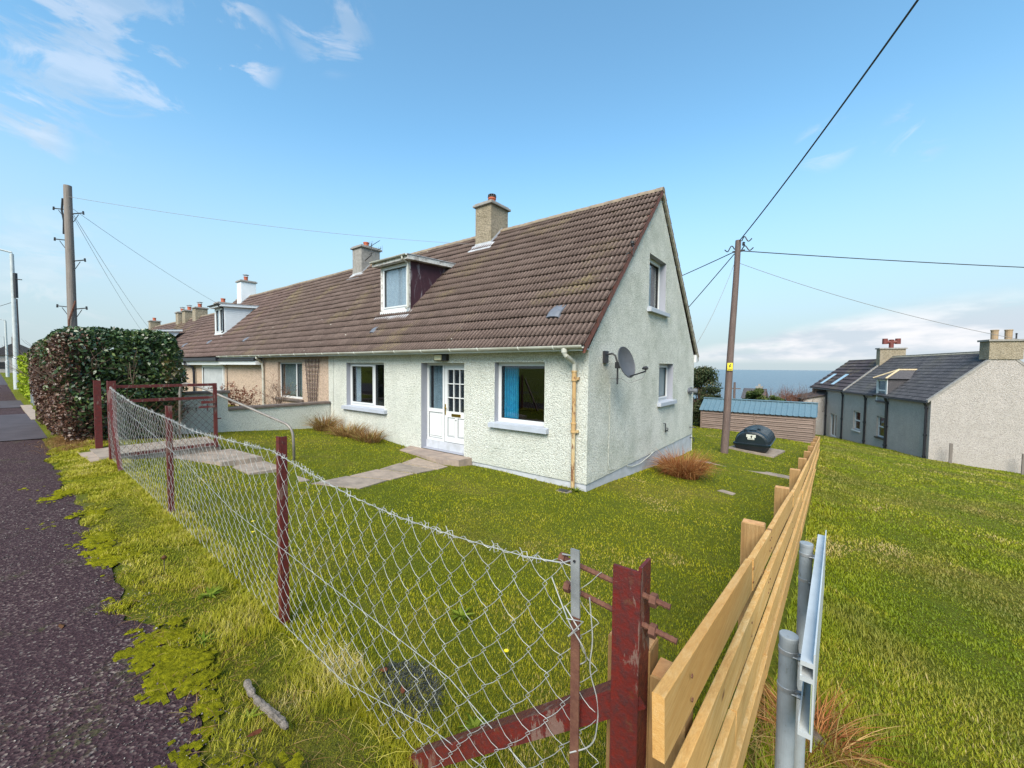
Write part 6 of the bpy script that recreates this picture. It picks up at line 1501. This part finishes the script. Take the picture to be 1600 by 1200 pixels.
# moss cushions creeping over the tarmac edge
b = MB(); st = .013; gx = np.arange(-5, 2.6, st); gy = np.arange(-6.42, -5.62, st); V = []; idm = {}
mk = lambda X0, Y0: mnoise.noise((X0*1.9, Y0*2.6, 31))*.9+mnoise.noise((X0*6, Y0*7, 32))*.45+mnoise.noise((X0*17, Y0*17, 33))*.40 + mnoise.noise((X0*48, Y0*48, 34))*.46 - .21 - max(0, abs(Y0+5.99)-.07)*2.3 + (.10 if X0 > .2 else 0)
vid = {}; F = []
H_ = {}
for i, X0 in enumerate(gx):
    for j, Y0 in enumerate(gy): H_[(i, j)] = mk(X0, Y0)-.05
def vtx(i, j):
    if (i, j) not in vid:
        hh = H_[(i, j)]; X0, Y0 = gx[i], gy[j]; zb = float(interp(X0, PATHZ))+.002 if Y0 < edge_y(X0) else g1(X0, Y0)
        zb = max(zb, float(interp(X0, PATHZ))+.002)
        vid[(i, j)] = len(V); V.append((X0+.006*mnoise.noise((X0*40, Y0*40, 0)), Y0, zb+.004+.014*min(1, max(-.25, hh*3))+.004*mnoise.noise((X0*60, Y0*60, 1))))
    return vid[(i, j)]
for i in range(len(gx)-1):
    for j in range(len(gy)-1):
        q = [(i, j), (i+1, j), (i+1, j+1), (i, j+1)]
        if max(H_[k] for k in q) > 0: F.append(tuple(vtx(*k) for k in q))
b.add(V, F); o = b.build('moss', M['moss'], smooth=True); tag(o, kind='stuff')
# loose chippings on the pavement
n = 5200; rr_ = rng.random(n); x = 2.6-rr_**1.6*6.5; y = -6.6+rng.random(n)**.8*.72; X_ = np.stack([x, y], 1); s = rng.uniform(.0022, .0062, n)*np.where(rng.random(n) < .06, 1.8, 1)
zz = np.array([float(interp(q, PATHZ)) for q in x])+.006; tet = np.array([(1, 0, -.3), (-.6, .8, -.3), (-.5, -.9, -.3), (.1, .05, .8), (.5, .6, .3), (-.4, -.1, .6)])
rot = rng.uniform(0, 2*PI, n); c_, s_ = np.cos(rot), np.sin(rot); J = rng.uniform(.6, 1.3, (n, 6, 3)); T_ = tet[None]*J
V = np.stack([x[:, None]+(T_[:, :, 0]*c_[:, None]-T_[:, :, 1]*s_[:, None])*s[:, None], y[:, None]+(T_[:, :, 0]*s_[:, None]+T_[:, :, 1]*c_[:, None])*s[:, None], zz[:, None]+T_[:, :, 2]*s[:, None]*.7], 2).reshape(-1, 3)
tf = np.array([0, 4, 3, 1, 4, 0, 1, 5, 3, 1, 3, 4, 1, 2, 5, 2, 0, 3, 2, 3, 5, 0, 2, 1]); F = ((np.arange(n)*6)[:, None]+tf).ravel()
t = NT('loose_chipping'); t.color(t.ramp(t.attr('tv'), [(0, (.02, .014, .016)), (.6, (.06, .046, .046)), (.9, (.15, .125, .115)), (1, (.34, .30, .27))])); t.rough(.85)
o = np_mesh('loose_chippings', V, F, np.full(n*8, 3), t.m, {'tv': np.repeat(rng.random(n), 8)}); tag(o, kind='stuff')

# small plants and bits lying about
def rosette(label, x, y, n, L, m, w=.02, grp='weeds in the verge', dr=.35, sp=1.6, cat='weed', name='weed'):
    z = g1(x, y); o = empty(name, (x, y, z), 0, label, cat, grp); a_ = np.linspace(0, 2*PI, n, endpoint=False)+rng.normal(size=n)*.2
    d = np.stack([np.cos(a_)*sp, np.sin(a_)*sp, np.full(n, 1.0)*rng.uniform(.4, 1.2, n)], 1); strands('leaves', np.tile([x, y, z+.01], (n, 1)), d, rng.uniform(.6, 1.1, n)*L, np.full(n, w), m, o, droop=dr, seg=6); return o
rosette('bluish spiky thistle seedling beside the pale stone edging', 1.22, -5.83, 11, .075, M['weed'], .013)
rosette('broad leaved green weed in the verge below the middle red post', -.20, -5.60, 26, .10, M['weed'], .022)
rosette('dark green weed rosette nearer the camera in the verge than its twin', .42, -5.80, 24, .09, M['weed'], .020)
rosette('dark green weed on the lawn seen through the wire mesh near the stretcher bar', 1.95, -5.05, 30, .09, M['weed'], .022)
rosette('flat green weed in the lawn behind the withered patch', 1.2, -4.4, 34, .12, M['weed'], .026)
rosette('leafy tuft of weeds round the foot of the rusty downpipe', -.12, -.16, 40, .17, M['weed'], .016, sp=.8)
for (x, y, lb) in ((-1.23, -4.95, 'yellow dandelion on the lawn seen through the fence left of the middle post'), (-1.55, -4.84, 'yellow flower just behind the nearer dandelion'), (1.72, -4.5, 'yellow dandelion on the lawn behind the withered patch')):
    z = g1(x, y)+.045; o = empty('dandelion', (x, y, z-.045), 0, lb, 'flower', 'yellow dandelions'); b = MB()
    for k in range(16): a_ = 2*PI*k/16; b.add([(x, y, z), (x+.016*math.cos(a_-.16), y+.016*math.sin(a_-.16), z+.005), (x+.018*math.cos(a_), y+.018*math.sin(a_), z+.006), (x+.016*math.cos(a_+.16), y+.016*math.sin(a_+.16), z+.005)], [(0, 1, 2, 3)])
    b.lathe((x, y, z), [(.006, 0), (.007, .006), (.002, .009)], 8); b.build('flower_head', M['flower'], o); b = MB(); b.tube([(x, y, z-.05), (x+.002, y, z)], .0016, 5); b.build('stalk', M['weed'], o, attr='tv')
o = empty('seed_head', (-.82, -5.73, -1.65), 0, 'single dead seed head on a short stalk in the verge', 'weed'); b = MB(); b.tube([(-.82, -5.73, -1.66), (-.815, -5.73, -1.56)], .003, 5); b.build('stalk', M['bark'], o)
b = MB(); b.lathe((-.815, -5.73, -1.565), [(.004, 0), (.016, .010), (.018, .022), (.008, .034), (.002, .036)], 10); b.build('head', M['straw'], o, attr='tv')
o = empty('stone_edging', (1.2, -5.77, -1.64), 0, 'short pale broken length of stone edging half buried in the mossy verge', 'stone'); b = MB(); V = []; n_ = 26
for k in range(n_+1):
    u = k/n_; cx_, cy_, cz_ = .97+.46*u, -5.76-.012*math.sin(u*5), -1.655-.006*u
    for q in range(10):
        t_ = 2*PI*q/10; ct, st_ = math.cos(t_), math.sin(t_); rr_ = .014/max(abs(ct), abs(st_))**.8*(1+.35*mnoise.noise((u*14, ct*1.5, st_*1.5))+.25*mnoise.noise((u*40, ct*4, st_*4)))*(.35 if k in (0, n_) else 1)*(.55 if k in (8, 9) else 1)
        V.append((cx_+.004*mnoise.noise((u*30, q, 0)), cy_+rr_*ct, cz_+rr_*st_))
b.add(V, [(k*10+q, k*10+(q+1) % 10, (k+1)*10+(q+1) % 10, (k+1)*10+q) for k in range(n_) for q in range(10)])
b.build('edging_piece', M['stone'], o)
for k, (x, y, lb, m_) in enumerate(((-.36, -6.31, 'single pale dead leaf lying out on the tarmac', M['straw']), (1.36, -5.86, 'brown dead leaf at the lower end of the stone edging', M['sedge']), (1.50, -5.16, 'russet dead leaf on the withered patch', M['sedge']), (1.30, -5.16, 'second russet leaf at the left side of the withered patch', M['sedge']))):
    z = (float(interp(x, PATHZ))+.012 if y < -6 else g1(x, y)+.035); o = empty('dead_leaf', (x, y, z), 0, lb, 'leaf', 'fallen leaves'); b = MB(); a_ = k*1.3; P = []
    for q in range(11): t_ = 2*PI*q/11; u, v = .032*math.cos(t_), .013*math.sin(t_)*(1+.3*math.cos(3*t_)); P.append((x+u*math.cos(a_)-v*math.sin(a_), y+u*math.sin(a_)+v*math.cos(a_), z+.006*math.sin(t_*2)))
    b.add([(x, y, z+.006)]+P, [(0, 1+q, 1+(q+1) % 11) for q in range(11)]); b.build('blade', m_, o, attr='tv')

# ------------------------------------------------------------------ sky, sun, camera
SUN_EL, SUN_AZ = R(43), R(157)                            # azimuth measured from +Y towards +X
sdir = Vector((math.sin(SUN_AZ)*math.cos(SUN_EL), math.cos(SUN_AZ)*math.cos(SUN_EL), math.sin(SUN_EL)))
wd = bpy.data.worlds.new('World'); SC.world = wd; wd.use_nodes = True; nt = wd.node_tree; nt.nodes.clear()
def N(t_, **k):
    q = nt.nodes.new(t_)
    for a_, v_ in k.items(): setattr(q, a_, v_)
    return q
L = nt.links.new
outw = N('ShaderNodeOutputWorld'); bg = N('ShaderNodeBackground'); bg.inputs[1].default_value = .15; L(bg.outputs[0], outw.inputs[0])
sky = N('ShaderNodeTexSky', sky_type='NISHITA'); sky.sun_disc = False; sky.sun_elevation = SUN_EL; sky.sun_rotation = SUN_AZ; sky.altitude = 20; sky.air_density = 1.0; sky.dust_density = .6; sky.ozone_density = 1.0
tc = N('ShaderNodeTexCoord'); sep = N('ShaderNodeSeparateXYZ'); L(tc.outputs['Generated'], sep.inputs[0])
def Mt(op, a_, c_=None, cl=False):
    q = N('ShaderNodeMath', operation=op); q.use_clamp = cl
    for i, v_ in enumerate((a_, c_)):
        if v_ is None: continue
        if isinstance(v_, (int, float)): q.inputs[i].default_value = v_
        else: L(v_, q.inputs[i])
    return q.outputs[0]
def noise(vec, sc, det, rough, scl=(1, 1, 1), dist=0):
    mp = N('ShaderNodeMapping'); mp.inputs['Scale'].default_value = scl; L(vec, mp.inputs[0]); q = N('ShaderNodeTexNoise'); q.inputs['Scale'].default_value = sc; q.inputs['Detail'].default_value = det; q.inputs['Roughness'].default_value = rough; q.inputs['Distortion'].default_value = dist; L(mp.outputs[0], q.inputs['Vector']); return q.outputs[0]
def ramp(v_, p0, p1, c0=0., c1=1.):
    q = N('ShaderNodeMapRange'); q.interpolation_type = 'SMOOTHSTEP'; L(v_, q.inputs[0]); q.inputs[1].default_value = p0; q.inputs[2].default_value = p1; q.inputs[3].default_value = c0; q.inputs[4].default_value = c1; return q.outputs[0]
gen = tc.outputs['Generated']
def spot(d_, r0, r1):
    q = N('ShaderNodeVectorMath', operation='DOT_PRODUCT'); L(gen, q.inputs[0]); v_ = Vector(d_).normalized(); q.inputs[1].default_value = v_
    return ramp(q.outputs['Value'], math.cos(R(r1)), math.cos(R(r0)))
band = Mt('MULTIPLY', ramp(sep.outputs['Z'], .01, .03), ramp(sep.outputs['Z'], .145, .07))
side = ramp(Mt('ADD', sep.outputs['X'], Mt('MULTIPLY', sep.outputs['Y'], .2)), -.35, .18)
low = noise(gen, 3.2, 7, .58, (1, 1, 3.2), .3)
c_low = Mt('MULTIPLY', Mt('MULTIPLY', ramp(low, .33, .46), band), Mt('ADD', Mt('MULTIPLY', side, .9), .10))
c_low = Mt('MULTIPLY', c_low, ramp(Mt('SUBTRACT', sep.outputs['Z'], Mt('MULTIPLY', sep.outputs['X'], .22)), .105, .075))
wisp = noise(gen, 5.5, 8, .62, (1, 1.2, 2.6), .7)
sp = None
for d_, a_, c_, amt in (((-.868, .10, .47), 3, 9, .75), ((-.80, .255, .54), 2, 5, .9), ((-.94, .02, .345), 1.5, 4.5, 1.0), ((-.70, .37, .60), 2, 5, .6), ((-.008, .916, .402), 1, 3, .5), ((.106, .918, .382), 1, 3.2, .6), ((-.99, .09, .13), 2, 9, .4)):
    s_ = Mt('MULTIPLY', spot(d_, a_, c_), amt); sp = s_ if sp is None else Mt('MAXIMUM', sp, s_)
c_w = Mt('MULTIPLY', ramp(wisp, .49, .60), Mt('MULTIPLY', sp, .58))
mask = Mt('MAXIMUM', c_low, c_w, True)
shade = noise(gen, 6, 5, .55, (1, 1, 4)); cr = N('ShaderNodeMix'); cr.data_type = 'RGBA'; L(ramp(shade, .4, .62), cr.inputs[0]); cr.inputs[6].default_value = (1.75, 1.95, 2.2, 1); cr.inputs[7].default_value = (2.75, 2.68, 2.75, 1)
hz = N('ShaderNodeMix'); hz.data_type = 'RGBA'; L(ramp(sep.outputs['Z'], .50, .0, 0, .95), hz.inputs[0]); tn = N('ShaderNodeMix'); tn.data_type = 'RGBA'; tn.blend_type = 'MULTIPLY'; tn.inputs[0].default_value = 1; L(sky.outputs[0], tn.inputs[6]); tn.inputs[7].default_value = (.54, .77, .755, 1); L(tn.outputs[2], hz.inputs[6]); hz.inputs[7].default_value = (1.45, 1.68, 1.86, 1)
mx = N('ShaderNodeMix'); mx.data_type = 'RGBA'; L(Mt('MULTIPLY', mask, .85), mx.inputs[0]); L(hz.outputs[2], mx.inputs[6]); L(cr.outputs[2], mx.inputs[7]); L(mx.outputs[2], bg.inputs[0])

sl = bpy.data.lights.new('sun', 'SUN'); sl.energy = 2.5; sl.angle = R(38); sl.color = (1.0, .91, .78); so = bpy.data.objects.new('sun', sl); COL.objects.link(so)
so.rotation_euler = (-sdir).to_track_quat('-Z', 'Y').to_euler()
cam = bpy.data.cameras.new('camera'); co = bpy.data.objects.new('camera', cam); COL.objects.link(co); SC.camera = co
cam.sensor_fit = 'HORIZONTAL'; cam.sensor_width = 36; cam.lens = 36*FPX/1600; cam.clip_start = .05; cam.clip_end = 90000
mw = Matrix((( _R.x, _U.x, -_f.x, CAMP.x), (_R.y, _U.y, -_f.y, CAMP.y), (_R.z, _U.z, -_f.z, CAMP.z), (0, 0, 0, 1))); co.matrix_world = mw
SC.render.engine = 'CYCLES'; SC.render.resolution_x = 1024; SC.render.resolution_y = 768
SC.view_settings.view_transform = 'Standard'; SC.view_settings.look = 'None'; SC.view_settings.exposure = 1.36; SC.view_settings.gamma = 1
SC.cycles.transparent_max_bounces = 12; SC.cycles.max_bounces = 6
